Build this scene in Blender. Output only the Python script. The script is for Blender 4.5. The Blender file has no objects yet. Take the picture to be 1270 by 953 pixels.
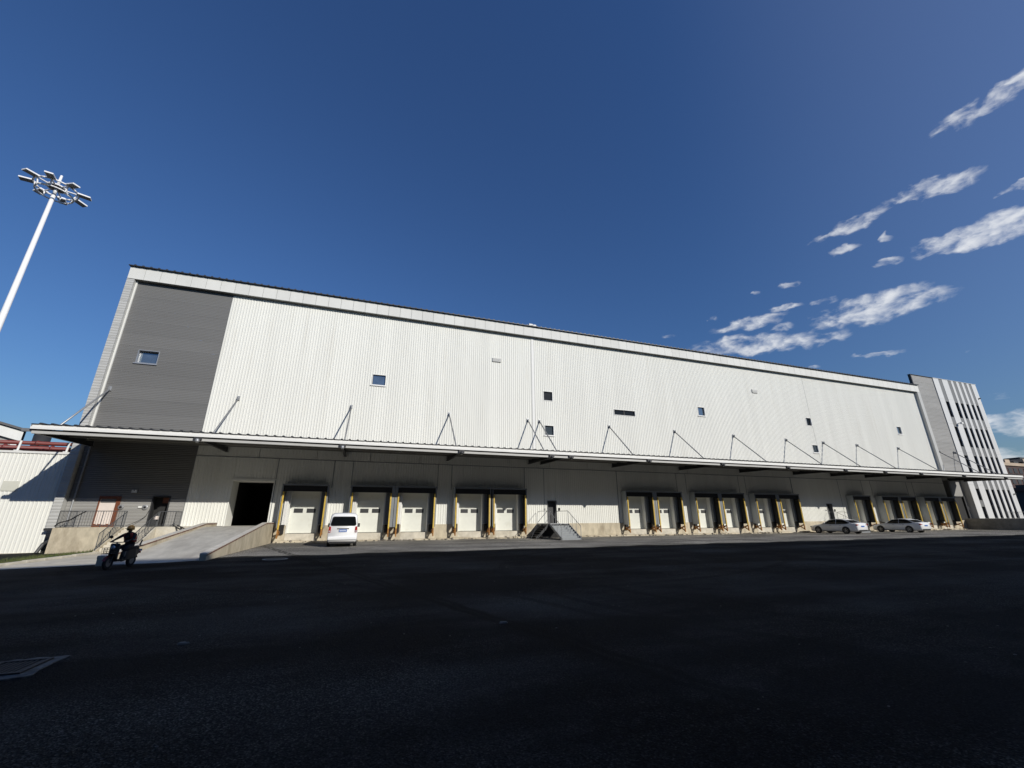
import bpy, math, random
from mathutils import Vector, Matrix
random.seed(7)
R = math.radians
scene = bpy.context.scene
col = scene.collection

# ------------------------------------------------------------------ camera
F_PX, PITCH, ROLL, YAW = 511.7, R(18.05), R(-0.207), R(70.87)
CAM = Vector((0, -35.5, 1.6))
fh = Vector((math.cos(YAW), math.sin(YAW), 0)); rt = Vector((math.sin(YAW), -math.cos(YAW), 0)); zz = Vector((0, 0, 1))
fw = math.cos(PITCH) * fh + math.sin(PITCH) * zz
up = -math.sin(PITCH) * fh + math.cos(PITCH) * zz
rx = math.cos(ROLL) * rt + math.sin(ROLL) * up
uy = -math.sin(ROLL) * rt + math.cos(ROLL) * up
cam = bpy.data.cameras.new('camera'); camo = bpy.data.objects.new('camera', cam); col.objects.link(camo)
cam.sensor_fit = 'HORIZONTAL'; cam.sensor_width = 36; cam.lens = F_PX / 1270 * 36
cam.clip_start = 0.1; cam.clip_end = 5000
M = Matrix((rx, uy, -fw)).transposed().to_4x4(); M.translation = CAM
camo.matrix_world = M
scene.camera = camo

# ------------------------------------------------------------------ light
SUN = Vector((0.57, -1.0, 0.60))
SUN_EL = math.atan2(SUN.z, math.hypot(SUN.x, SUN.y)); SUN_AZ = math.atan2(SUN.x, SUN.y)
sl = bpy.data.lights.new('sun', 'SUN'); sl.energy = 4.2; sl.angle = R(0.53); sl.color = (1.0, 0.955, 0.88)
so = bpy.data.objects.new('sun', sl); col.objects.link(so)
so.rotation_euler = (-SUN).to_track_quat('-Z', 'Y').to_euler(); so.location = SUN * 100
scene.view_settings.view_transform = 'Standard'; scene.view_settings.look = 'None'
scene.view_settings.exposure = 0.0; scene.view_settings.gamma = 1.0
scene.view_settings.use_curve_mapping = False
scene.cycles.max_bounces = 6; scene.cycles.diffuse_bounces = 3; scene.cycles.glossy_bounces = 3
SKY_STRENGTH = 0.05

CLOUDS = [
(1.347, 0.61, 11.0, 0.47, -0.705, -66.0, 0.8), (1.243, 0.526, 16.691, -1.752, -13.667, -58.816, 0.95),
(1.118, 0.521, 15.024, 1.045, 0.83, -77.145, 0.8), (1.092, 0.485, 36.065, 0.142, -6.604, -135.723, 0.8),
(1.156, 0.481, 95.067, -4.201, -14.129, -142.523, 0.7), (1.151, 0.438, 48.574, -1.978, -8.92, -141.727, 0.8),
(1.286, 0.432, 10.8, -0.683, -2.674, -46.0, 1.15), (1.335, 0.48, 32.798, -1.265, -2.709, -171.142, 0.8),
(1.116, 0.366, 10.048, -0.188, 0.338, -40.74, 1.0), (0.909, 0.394, 14.718, -0.498, -4.852, -74.654, 0.9),
(0.974, 0.41, 31.472, -0.801, -6.543, -124.262, 0.8), (0.909, 0.349, 8.417, -0.995, -7.436, -49.277, 0.85),
(0.924, 0.453, 90.757, -5.688, -17.591, -151.194, 0.7), (0.988, 0.452, 47.129, 0.004, -6.871, -157.358, 0.7),
(1.1, 0.283, 29.299, -2.643, -5.502, -172.432, 0.7), (0.828, 0.42, 89.796, -1.435, -9.385, -191.813, 0.6),
(0.729, 0.401, 67.312, 3.621, 6.117, -220.444, 0.5), (0.997, 0.284, 74.513, -2.753, 4.62, -212.703, 0.6),
(1.237, 0.135, 18.0, -3.212, 5.225, -50.0, 0.85), (1.23, 0.085, 18.0, -4.3, 6.093, -80.0, 0.8),
(1.234, 0.18, 27.469, -2.986, 14.105, -138.821, 0.35), (1.204, 0.259, 61.412, -5.754, 11.094, -385.917, 0.3),
(1.02, 0.335, 20.0, -1.0, -4.0, -90.0, 0.8), (0.86, 0.372, 45.0, -2.0, -6.0, -150.0, 0.7), (1.04, 0.402, 40.0, -1.0, -6.0, -150.0, 0.6), (0.955, 0.372, 40.0, -1.0, -6.0, -130.0, 0.7)]

world = bpy.data.worlds.new('World'); scene.world = world; world.use_nodes = True
world.cycles.sampling_method = 'MANUAL'; world.cycles.sample_map_resolution = 512
nt = world.node_tree; N = nt.nodes; L = nt.links
N.clear()
def nd(t, **k):
    n = N.new(t)
    for a, b in k.items(): setattr(n, a, b)
    return n
def put(sock, v):
    if hasattr(v, 'is_output'): L.new(v, sock)
    else: sock.default_value = v
def mth(op, a, b=None, c=None, clamp=False):
    n = nd('ShaderNodeMath', operation=op, use_clamp=clamp)
    put(n.inputs[0], a)
    if b is not None: put(n.inputs[1], b)
    if c is not None: put(n.inputs[2], c)
    return n.outputs[0]
def vmth(op, a, b):
    n = nd('ShaderNodeVectorMath', operation=op); put(n.inputs[0], a); put(n.inputs[1], b)
    return n.outputs['Value'] if op == 'DOT_PRODUCT' else n.outputs['Vector']
def mrange(v, a, b, c=0.0, d=1.0, smooth=True):
    n = nd('ShaderNodeMapRange', interpolation_type='SMOOTHSTEP' if smooth else 'LINEAR')
    put(n.inputs[0], v)
    for i, x in enumerate((a, b, c, d)): n.inputs[i + 1].default_value = x
    return n.outputs[0]
sky = nd('ShaderNodeTexSky', sky_type='NISHITA')
sky.sun_disc = False; sky.sun_elevation = SUN_EL; sky.sun_rotation = SUN_AZ
sky.altitude = 0; sky.air_density = 1.6; sky.dust_density = 0.0; sky.ozone_density = 4.0
tc = nd('ShaderNodeTexCoord')
sx = nd('ShaderNodeSeparateXYZ'); L.new(tc.outputs['Generated'], sx.inputs[0])
az = mth('ARCTAN2', sx.outputs[0], sx.outputs[1])
hyp = mth('SQRT', mth('ADD', mth('MULTIPLY', sx.outputs[0], sx.outputs[0]), mth('MULTIPLY', sx.outputs[1], sx.outputs[1])))
el = mth('ARCTAN2', sx.outputs[2], hyp)
cb = nd('ShaderNodeCombineXYZ'); put(cb.inputs[0], az); put(cb.inputs[1], el)
ae = cb.outputs[0]
# wind-drawn noise: stretched along the streaks
mp = nd('ShaderNodeMapping'); L.new(ae, mp.inputs[0])
mp.inputs['Rotation'].default_value = (0, 0, R(-12)); mp.inputs['Scale'].default_value = (1.0, 1.9, 1)
n1 = nd('ShaderNodeTexNoise'); L.new(mp.outputs[0], n1.inputs['Vector'])
n1.inputs['Scale'].default_value = 26; n1.inputs['Detail'].default_value = 4; n1.inputs['Roughness'].default_value = 0.5; n1.inputs['Distortion'].default_value = 0.25
n2 = nd('ShaderNodeTexNoise'); L.new(mp.outputs[0], n2.inputs['Vector'])
n2.inputs['Scale'].default_value = 5; n2.inputs['Detail'].default_value = 4
warp = nd('ShaderNodeVectorMath', operation='MULTIPLY_ADD')
L.new(n1.outputs['Color'], warp.inputs[0]); warp.inputs[1].default_value = (0.05, 0.028, 0); 
off = vmth('SUBTRACT', ae, (0.025, 0.014, 0)); L.new(off, warp.inputs[2])
aew = warp.outputs[0]
nf = nd('ShaderNodeTexNoise'); mpf = nd('ShaderNodeMapping'); L.new(aew, mpf.inputs[0]); mpf.inputs['Rotation'].default_value = (0, 0, R(-14)); mpf.inputs['Scale'].default_value = (1.0, 1.7, 1)
L.new(mpf.outputs[0], nf.inputs['Vector']); nf.inputs['Scale'].default_value = 55; nf.inputs['Detail'].default_value = 4; nf.inputs['Roughness'].default_value = 0.55
tot = None
for (c0, c1, a, b, c, d, s) in CLOUDS:
    mpn_ = nd('ShaderNodeMapping', vector_type='TEXTURE'); L.new(aew, mpn_.inputs[0])
    mpn_.inputs['Location'].default_value = (c0, c1, 0)
    mpn_.inputs['Rotation'].default_value = (0, 0, math.atan2(b, a)); mpn_.inputs['Scale'].default_value = (1 / math.hypot(a, b), 1 / math.hypot(c, d), 1)
    r2 = vmth('DOT_PRODUCT', mpn_.outputs[0], mpn_.outputs[0])
    m = mth('MULTIPLY', mth('SUBTRACT', 1.3, mth('MULTIPLY', r2, 0.75), clamp=True), s)
    tot = m if tot is None else mth('MAXIMUM', tot, m)
# the same scattered cloud goes on beyond the right of the frame
beyond = mth('MULTIPLY', mrange(az, 1.42, 1.75), mrange(n2.outputs['Fac'], 0.5, 0.72))
tot = mth('MAXIMUM', tot, mth('MULTIPLY', beyond, 0.8))
dens = mth('ADD', tot, mth('MULTIPLY', mth('SUBTRACT', n1.outputs['Fac'], 0.54), 3.0))
dens = mth('ADD', dens, mth('MULTIPLY', mth('SUBTRACT', nf.outputs['Fac'], 0.5), 1.25))
cov = mth('MULTIPLY', mrange(dens, 0.0, 1.75), mrange(tot, 0.0, 0.8))
veil = mth('MULTIPLY', mrange(az, 0.75, 1.6), 0.055)       # thin high haze thickening to the right
cov = mth('MAXIMUM', mth('MULTIPLY', cov, 0.9), veil)
mixc = nd('ShaderNodeMix', data_type='RGBA')
clear_air = nd('ShaderNodeMix', data_type='RGBA', blend_type='MULTIPLY'); clear_air.inputs[0].default_value = 1.0
L.new(sky.outputs[0], clear_air.inputs[6]); clear_air.inputs[7].default_value = (0.72, 1.05, 1.68, 1)
put(mixc.inputs[0], cov); L.new(clear_air.outputs[2], mixc.inputs[6])
cloud_col = nd('ShaderNodeRGB'); cloud_col.outputs[0].default_value = (16.8, 17.2, 17.8, 1)
L.new(cloud_col.outputs[0], mixc.inputs[7])
bg = nd('ShaderNodeBackground'); bg.inputs[1].default_value = SKY_STRENGTH
L.new(mixc.outputs[2], bg.inputs[0])
wo = nd('ShaderNodeOutputWorld'); L.new(bg.outputs[0], wo.inputs[0])

# ------------------------------------------------------------------ materials
MATS = {}
def material(name, colr, rough=0.6, metal=0.0, var=0.08, scale=2.0, bump=0.0, bscale=40.0, rand=0.0, stain=None, stretch=(1, 1, 1), spec=0.5, coat=0.0, emit=None, stain_scale=1.2, stain_amt=(0.45, 0.7)):
    m = bpy.data.materials.new(name); m.use_nodes = True; t = m.node_tree; n = t.nodes; l = t.links
    b = n['Principled BSDF']
    b.inputs['Roughness'].default_value = rough; b.inputs['Metallic'].default_value = metal
    b.inputs['Specular IOR Level'].default_value = spec
    if coat: b.inputs['Coat Weight'].default_value = coat; b.inputs['Coat Roughness'].default_value = 0.05
    c4 = (*colr, 1)
    g = n.new('ShaderNodeNewGeometry')
    mpn = n.new('ShaderNodeMapping'); l.new(g.outputs['Position'], mpn.inputs[0]); mpn.inputs['Scale'].default_value = stretch
    tx = n.new('ShaderNodeTexNoise'); l.new(mpn.outputs[0], tx.inputs['Vector'])
    tx.inputs['Scale'].default_value = scale; tx.inputs['Detail'].default_value = 4; tx.inputs['Roughness'].default_value = 0.65
    mr = n.new('ShaderNodeMapRange'); l.new(tx.outputs['Fac'], mr.inputs[0])
    mr.inputs[1].default_value = 0.3; mr.inputs[2].default_value = 0.7
    mr.inputs[3].default_value = 1 - var; mr.inputs[4].default_value = 1 + var
    val = mr.outputs[0]
    if rand:
        oi = n.new('ShaderNodeObjectInfo'); mr2 = n.new('ShaderNodeMapRange'); l.new(oi.outputs['Random'], mr2.inputs[0])
        mr2.inputs[3].default_value = 1 - rand; mr2.inputs[4].default_value = 1 + rand
        mu = n.new('ShaderNodeMath'); mu.operation = 'MULTIPLY'; l.new(val, mu.inputs[0]); l.new(mr2.outputs[0], mu.inputs[1]); val = mu.outputs[0]
    hs = n.new('ShaderNodeHueSaturation'); hs.inputs['Color'].default_value = c4; l.new(val, hs.inputs['Value'])
    outc = hs.outputs[0]
    if stain:
        ts = n.new('ShaderNodeTexNoise'); l.new(mpn.outputs[0], ts.inputs['Vector'])
        ts.inputs['Scale'].default_value = stain_scale; ts.inputs['Detail'].default_value = 5; ts.inputs['Roughness'].default_value = 0.7
        ms = n.new('ShaderNodeMapRange'); l.new(ts.outputs['Fac'], ms.inputs[0]); ms.inputs[1].default_value, ms.inputs[2].default_value = stain_amt
        mx = n.new('ShaderNodeMix'); mx.data_type = 'RGBA'; l.new(ms.outputs[0], mx.inputs[0]); l.new(outc, mx.inputs[6]); mx.inputs[7].default_value = (*stain, 1)
        outc = mx.outputs[2]
    l.new(outc, b.inputs['Base Color'])
    if bump:
        tb = n.new('ShaderNodeTexNoise'); l.new(g.outputs['Position'], tb.inputs['Vector']); tb.inputs['Scale'].default_value = bscale; tb.inputs['Detail'].default_value = 5
        bp = n.new('ShaderNodeBump'); bp.inputs['Strength'].default_value = bump; bp.inputs['Distance'].default_value = 0.02
        l.new(tb.outputs['Fac'], bp.inputs['Height']); l.new(bp.outputs[0], b.inputs['Normal'])
    if emit:
        b.inputs['Emission Color'].default_value = (*emit[0], 1); b.inputs['Emission Strength'].default_value = emit[1]
    MATS[name] = m
    return m

material('white_cladding', (0.752, 0.752, 0.698), 0.75, spec=0.12, var=0.035, scale=0.5, rand=0.022, stretch=(1.6, 1, 0.12), stain=(0.62, 0.60, 0.53), stain_scale=0.9, stain_amt=(0.55, 0.95))
material('white_trim', (0.76, 0.76, 0.73), 0.6, spec=0.25, var=0.04, scale=1.0, rand=0.02)
material('fascia_panel', (0.67, 0.67, 0.635), 0.7, spec=0.15, var=0.05, scale=0.8, rand=0.03, stretch=(1, 1, 0.3))
material('column_panel', (0.47, 0.47, 0.45), 0.5, var=0.05, scale=0.8, rand=0.03)
material('grey_cladding', (0.152, 0.151, 0.146), 0.55, var=0.06, scale=0.7, rand=0.05, stretch=(0.15, 1, 1.2))
material('pale_grey_cladding', (0.29, 0.285, 0.27), 0.55, var=0.08, scale=0.8, rand=0.05, stretch=(0.2, 1, 1.2))
material('office_grey', (0.17, 0.17, 0.165), 0.5, var=0.05, rand=0.05)
material('office_white', (0.60, 0.60, 0.585), 0.5, var=0.04, scale=1, rand=0.03, stretch=(1, 1, 0.2))
material('dark_roof', (0.035, 0.037, 0.042), 0.5, var=0.15)
material('dark_steel', (0.030, 0.031, 0.033), 0.55, var=0.15)
material('grey_steel', (0.22, 0.225, 0.23), 0.5, 0.3, var=0.1, scale=6)
material('galvanised', (0.36, 0.37, 0.38), 0.45, 0.5, var=0.12, scale=8)
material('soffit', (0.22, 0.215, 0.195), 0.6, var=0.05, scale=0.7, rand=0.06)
material('black_rubber', (0.012, 0.012, 0.012), 0.8, var=0.3, scale=5)
material('shelter_side', (0.40, 0.42, 0.42), 0.55, var=0.10, scale=1.5, rand=0.05, stretch=(1, 1, 0.4))
material('stair_plate', (0.24, 0.255, 0.26), 0.6, 0.1, var=0.12, scale=8)
material('rail_grey', (0.10, 0.105, 0.11), 0.5, 0.3, var=0.1)
material('hatch_cream', (0.60, 0.60, 0.52), 0.5, var=0.05)
material('cap_concrete', (0.56, 0.53, 0.47), 0.8, var=0.15, scale=4)
material('far_grey', (0.06, 0.058, 0.055), 0.8, var=0.2, scale=0.3)
material('shelter_grey', (0.20, 0.215, 0.225), 0.55, var=0.10, scale=1.5, rand=0.05, stretch=(1, 1, 0.4))
material('yellow_paint', (0.58, 0.40, 0.06), 0.5, var=0.15, scale=5, rand=0.06, stain=(0.30, 0.19, 0.05), stain_scale=9, stain_amt=(0.5, 0.8))
material('rust_orange', (0.36, 0.16, 0.03), 0.7, var=0.25, scale=12, stain=(0.10, 0.045, 0.02), stain_scale=8)
material('door_white', (0.70, 0.71, 0.645), 0.5, spec=0.2, var=0.05, scale=1.0, rand=0.05, stain=(0.58, 0.56, 0.48), stain_scale=1.5, stain_amt=(0.55, 0.9))
material('concrete', (0.50, 0.44, 0.325), 0.85, var=0.20, scale=2.0, bump=0.5, bscale=25, rand=0.06, stain=(0.30, 0.25, 0.175), stain_scale=0.9, stretch=(1.2, 1.2, 0.6), stain_amt=(0.48, 0.74))
material('pale_concrete', (0.57, 0.53, 0.44), 0.85, var=0.15, scale=2.0, bump=0.4, bscale=30, stain=(0.40, 0.36, 0.28), stain_scale=1.1, stain_amt=(0.48, 0.75))
material('grey_concrete', (0.30, 0.285, 0.25), 0.85, var=0.2, scale=2.0, bump=0.5, bscale=25, stain=(0.17, 0.16, 0.135), stain_scale=0.8)
material('ramp_concrete', (0.48, 0.46, 0.405), 0.85, var=0.16, scale=1.5, bump=0.4, bscale=25, stain=(0.34, 0.32, 0.28), stain_scale=0.5, stretch=(1.5, 0.5, 1))
material('red_edge', (0.13, 0.045, 0.03), 0.7, var=0.3, scale=3, stain=(0.25, 0.17, 0.12), stain_scale=2.2, stain_amt=(0.45, 0.6))
material('rubble_stone', (0.20, 0.18, 0.15), 0.9, var=0.5, scale=3.0, stain=(0.06, 0.055, 0.045), stain_scale=1.3)
material('black_interior', (0.02, 0.02, 0.02), 0.9, var=0.2)
material('window_black', (0.010, 0.011, 0.012), 0.15, var=0.2, spec=0.25)
material('window_glass', (0.22, 0.27, 0.31), 0.04, 0.75, var=0.15, scale=1.2, spec=0.6)
material('office_glass', (0.012, 0.014, 0.018), 0.05, var=0.2, spec=0.5)
material('aluminium', (0.42, 0.43, 0.44), 0.35, 0.5, var=0.05)
material('pole_white', (0.82, 0.82, 0.82), 0.4, var=0.04)
material('lamp_glass', (0.2, 0.2, 0.2), 0.25, var=0.2)
material('red_pipe', (0.20, 0.035, 0.03), 0.5, var=0.25, scale=3, stain=(0.10, 0.03, 0.025), stain_scale=3)
material('brown_door', (0.16, 0.05, 0.02), 0.55, var=0.2, scale=5)
material('pink_white_door', (0.72, 0.64, 0.58), 0.5, var=0.06)
material('car_white', (0.78, 0.78, 0.77), 0.3, var=0.01, spec=0.5, coat=0.7)
material('van_white', (0.80, 0.80, 0.79), 0.35, var=0.02, coat=0.4)
material('car_glass', (0.006, 0.007, 0.008), 0.06, var=0.1, spec=0.5)
material('tyre', (0.014, 0.014, 0.014), 0.85, var=0.2)
material('alloy', (0.30, 0.30, 0.31), 0.35, 0.7, var=0.1)
material('tail_red', (0.35, 0.012, 0.012), 0.2, var=0.1)
material('head_glass', (0.55, 0.57, 0.58), 0.1, 0.3, var=0.1)
material('plate_blue', (0.03, 0.12, 0.42), 0.4, var=0.05)
material('plate_text', (0.75, 0.77, 0.8), 0.4, var=0.02)
material('black_plastic', (0.012, 0.012, 0.013), 0.5, var=0.2)
material('black_cloth', (0.012, 0.012, 0.014), 0.9, var=0.3, scale=10)
material('grey_trouser', (0.20, 0.185, 0.16), 0.9, var=0.2, scale=10)
material('red_vest', (0.50, 0.05, 0.025), 0.75, var=0.15, scale=10)
material('skin', (0.22, 0.13, 0.085), 0.6, var=0.05)
material('helmet_tan', (0.26, 0.15, 0.035), 0.4, var=0.1)
material('scooter_red', (0.22, 0.02, 0.02), 0.35, var=0.1)
material('far_wall', (0.055, 0.028, 0.024), 0.8, var=0.2, scale=0.2)
material('far_tan', (0.42, 0.33, 0.24), 0.8, var=0.2, scale=0.2)
material('far_dark', (0.022, 0.026, 0.03), 0.7, var=0.3, scale=0.3)
material('drain_concrete', (0.12, 0.12, 0.11), 0.9, var=0.35, scale=9, stain=(0.03, 0.03, 0.03), stain_scale=6)
material('iron', (0.018, 0.018, 0.019), 0.7, var=0.3, scale=15)
material('pebble', (0.14, 0.135, 0.12), 0.9, var=0.3, scale=20)

def asphalt(name, base, dusty, dust_lo, dust_hi):
    m = bpy.data.materials.new(name); m.use_nodes = True; t = m.node_tree; n = t.nodes; l = t.links
    b = n['Principled BSDF']; b.inputs['Roughness'].default_value = 0.95; b.inputs['Specular IOR Level'].default_value = 0.06
    g = n.new('ShaderNodeNewGeometry')
    def noise(sc, de, ro=0.6, stretch=None):
        x = n.new('ShaderNodeTexNoise'); x.inputs['Scale'].default_value = sc; x.inputs['Detail'].default_value = de; x.inputs['Roughness'].default_value = ro
        if stretch:
            q = n.new('ShaderNodeMapping'); q.inputs['Scale'].default_value = stretch; l.new(g.outputs['Position'], q.inputs[0]); l.new(q.outputs[0], x.inputs['Vector'])
        else: l.new(g.outputs['Position'], x.inputs['Vector'])
        return x
    def rng(s, a, bb, c, d):
        x = n.new('ShaderNodeMapRange'); l.new(s, x.inputs[0])
        for i, v in enumerate((a, bb, c, d)): x.inputs[i + 1].default_value = v
        return x.outputs[0]
    def mul(a, bb, op='MULTIPLY'):
        x = n.new('ShaderNodeMath'); x.operation = op
        for i, v in enumerate((a, bb)):
            if hasattr(v, 'is_output'): l.new(v, x.inputs[i])
            else: x.inputs[i].default_value = v
        return x.outputs[0]
    big = noise(0.22, 6, 0.62); streak = noise(0.5, 5, 0.6, (0.18, 1.0, 1)); fine = noise(38, 3, 0.7)
    vo = n.new('ShaderNodeTexVoronoi'); vo.inputs['Scale'].default_value = 62; l.new(g.outputs['Position'], vo.inputs['Vector'])
    rough_zone = noise(0.35, 3, 0.5)
    d = mul(rng(big.outputs['Fac'], 0.4, 0.75, 0, 1), rng(streak.outputs['Fac'], 0.35, 0.7, 0, 1), 'ADD')
    d = rng(d, 0.3, 1.7, dust_lo, dust_hi)
    mx = n.new('ShaderNodeMix'); mx.data_type = 'RGBA'; l.new(d, mx.inputs[0]); mx.inputs[6].default_value = (*base, 1); mx.inputs[7].default_value = (*dusty, 1)
    # aggregate: mostly dark stones, a few pale ones, coarser and more open in the worn zones
    sep = n.new('ShaderNodeSeparateColor'); l.new(vo.outputs['Color'], sep.inputs[0])
    zone = rng(rough_zone.outputs['Fac'], 0.38, 0.62, 0.25, 1.0)
    pw = n.new('ShaderNodeMath'); pw.operation = 'POWER'; l.new(sep.outputs[0], pw.inputs[0]); pw.inputs[1].default_value = 3.5
    sp = mul(rng(pw.outputs[0], 0.0, 1.0, -0.4, 1.7), zone); sp = mul(sp, 1.0, 'ADD')
    gap = rng(vo.outputs['Distance'], 0.25, 0.75, 1.15, 0.45)
    sp2 = mul(rng(fine.outputs['Fac'], 0.3, 0.7, 0.55, 1.45), gap)
    hs = n.new('ShaderNodeHueSaturation'); l.new(mx.outputs[2], hs.inputs['Color']); l.new(mul(sp, sp2), hs.inputs['Value'])
    # old seam of darker binder running towards the lower right
    sxyz = n.new('ShaderNodeSeparateXYZ'); l.new(g.outputs['Position'], sxyz.inputs[0])
    wob = noise(1.2, 4)
    dist = mul(mul(mul(sxyz.outputs[0], 0.949), mul(sxyz.outputs[1], 0.315), 'ADD'), 6.67, 'ADD')
    dist = mul(mul(dist, mul(wob.outputs['Fac'], 0.5), 'ADD'), -0.25, 'ADD')
    ab = n.new('ShaderNodeMath'); ab.operation = 'ABSOLUTE'; l.new(dist, ab.inputs[0])
    ab2 = n.new('ShaderNodeMath'); ab2.operation = 'ABSOLUTE'; l.new(mul(ab.outputs[0], -0.10, 'ADD'), ab2.inputs[0])
    seam = mul(rng(ab2.outputs[0], 0.03, 0.11, 0.75, 0.0), rng(streak.outputs['Fac'], 0.3, 0.6, 0.3, 1.0))
    mx2 = n.new('ShaderNodeMix'); mx2.data_type = 'RGBA'; l.new(seam, mx2.inputs[0]); l.new(hs.outputs[0], mx2.inputs[6]); mx2.inputs[7].default_value = (0.006, 0.006, 0.006, 1)
    # faint curved tyre tracks
    final = mx2.outputs[2]
    for (ccx, ccy, rad_, wd) in ((16.0, -24.5, 10.2, .16), (16.0, -24.5, 11.9, .16), (-14.0, -33.0, 17.0, .14), (-14.0, -33.0, 18.6, .14), (6.0, -8.0, 17.5, .2)):
        cen = n.new('ShaderNodeVectorMath'); cen.operation = 'DISTANCE'; l.new(g.outputs['Position'], cen.inputs[0]); cen.inputs[1].default_value = (ccx, ccy, 0)
        aa = n.new('ShaderNodeMath'); aa.operation = 'ABSOLUTE'; l.new(mul(cen.outputs['Value'], -rad_, 'ADD'), aa.inputs[0])
        mk = mul(rng(aa.outputs[0], wd * .5, wd, 0.45, 0.0), rng(streak.outputs['Fac'], 0.4, 0.6, 0.1, 1.0))
        mt = n.new('ShaderNodeMix'); mt.data_type = 'RGBA'; l.new(mk, mt.inputs[0]); l.new(final, mt.inputs[6]); mt.inputs[7].default_value = (0.007, 0.007, 0.007, 1); final = mt.outputs[2]
    l.new(final, b.inputs['Base Color'])
    hgt = mul(mul(vo.outputs['Distance'], rng(rough_zone.outputs['Fac'], 0.4, 0.65, 0.35, 1.3)), mul(fine.outputs['Fac'], 0.5), 'ADD')
    bp = n.new('ShaderNodeBump'); bp.inputs['Strength'].default_value = 1.0; bp.inputs['Distance'].default_value = 0.022
    l.new(hgt, bp.inputs['Height']); l.new(bp.outputs[0], b.inputs['Normal'])
    MATS[name] = m
asphalt('asphalt', (0.0165, 0.0168, 0.0170), (0.088, 0.087, 0.079), -0.12, 0.95)
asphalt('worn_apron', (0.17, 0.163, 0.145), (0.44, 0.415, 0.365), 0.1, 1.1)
material('grass_blade', (0.055, 0.085, 0.018), 0.8, var=0.45, scale=3, stain=(0.15, 0.13, 0.05), stain_scale=2)
material('soil', (0.085, 0.085, 0.035), 0.95, var=0.3, scale=4)

# ------------------------------------------------------------------ mesh helpers
WPOS = {}
def wpos(o): return WPOS.get(o.name, Vector((0, 0, 0))) if o else Vector((0, 0, 0))
def tag(o, label=None, cat=None, group=None, kind=None):
    if label: o['label'] = label
    if cat: o['category'] = cat
    if group: o['group'] = group
    if kind: o['kind'] = kind
    return o
def thing(name, loc, label, cat, group=None):
    o = bpy.data.objects.new(name, None); col.objects.link(o); o.location = loc; o.empty_display_size = 0.3
    WPOS[o.name] = Vector(loc)
    return tag(o, label, cat, group)
def link_mesh(name, me, parent, loc):
    o = bpy.data.objects.new(name, me); col.objects.link(o)
    o.location = Vector(loc) - wpos(parent); o.parent = parent
    WPOS[o.name] = Vector(loc)
    return o
def copy_tree(o, parent=None, delta=Vector((0, 0, 0))):
    c = o.copy(); col.objects.link(c); c.parent = parent
    WPOS[c.name] = wpos(o) + delta
    for ch in list(o.children): copy_tree(ch, c, delta)
    return c
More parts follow.
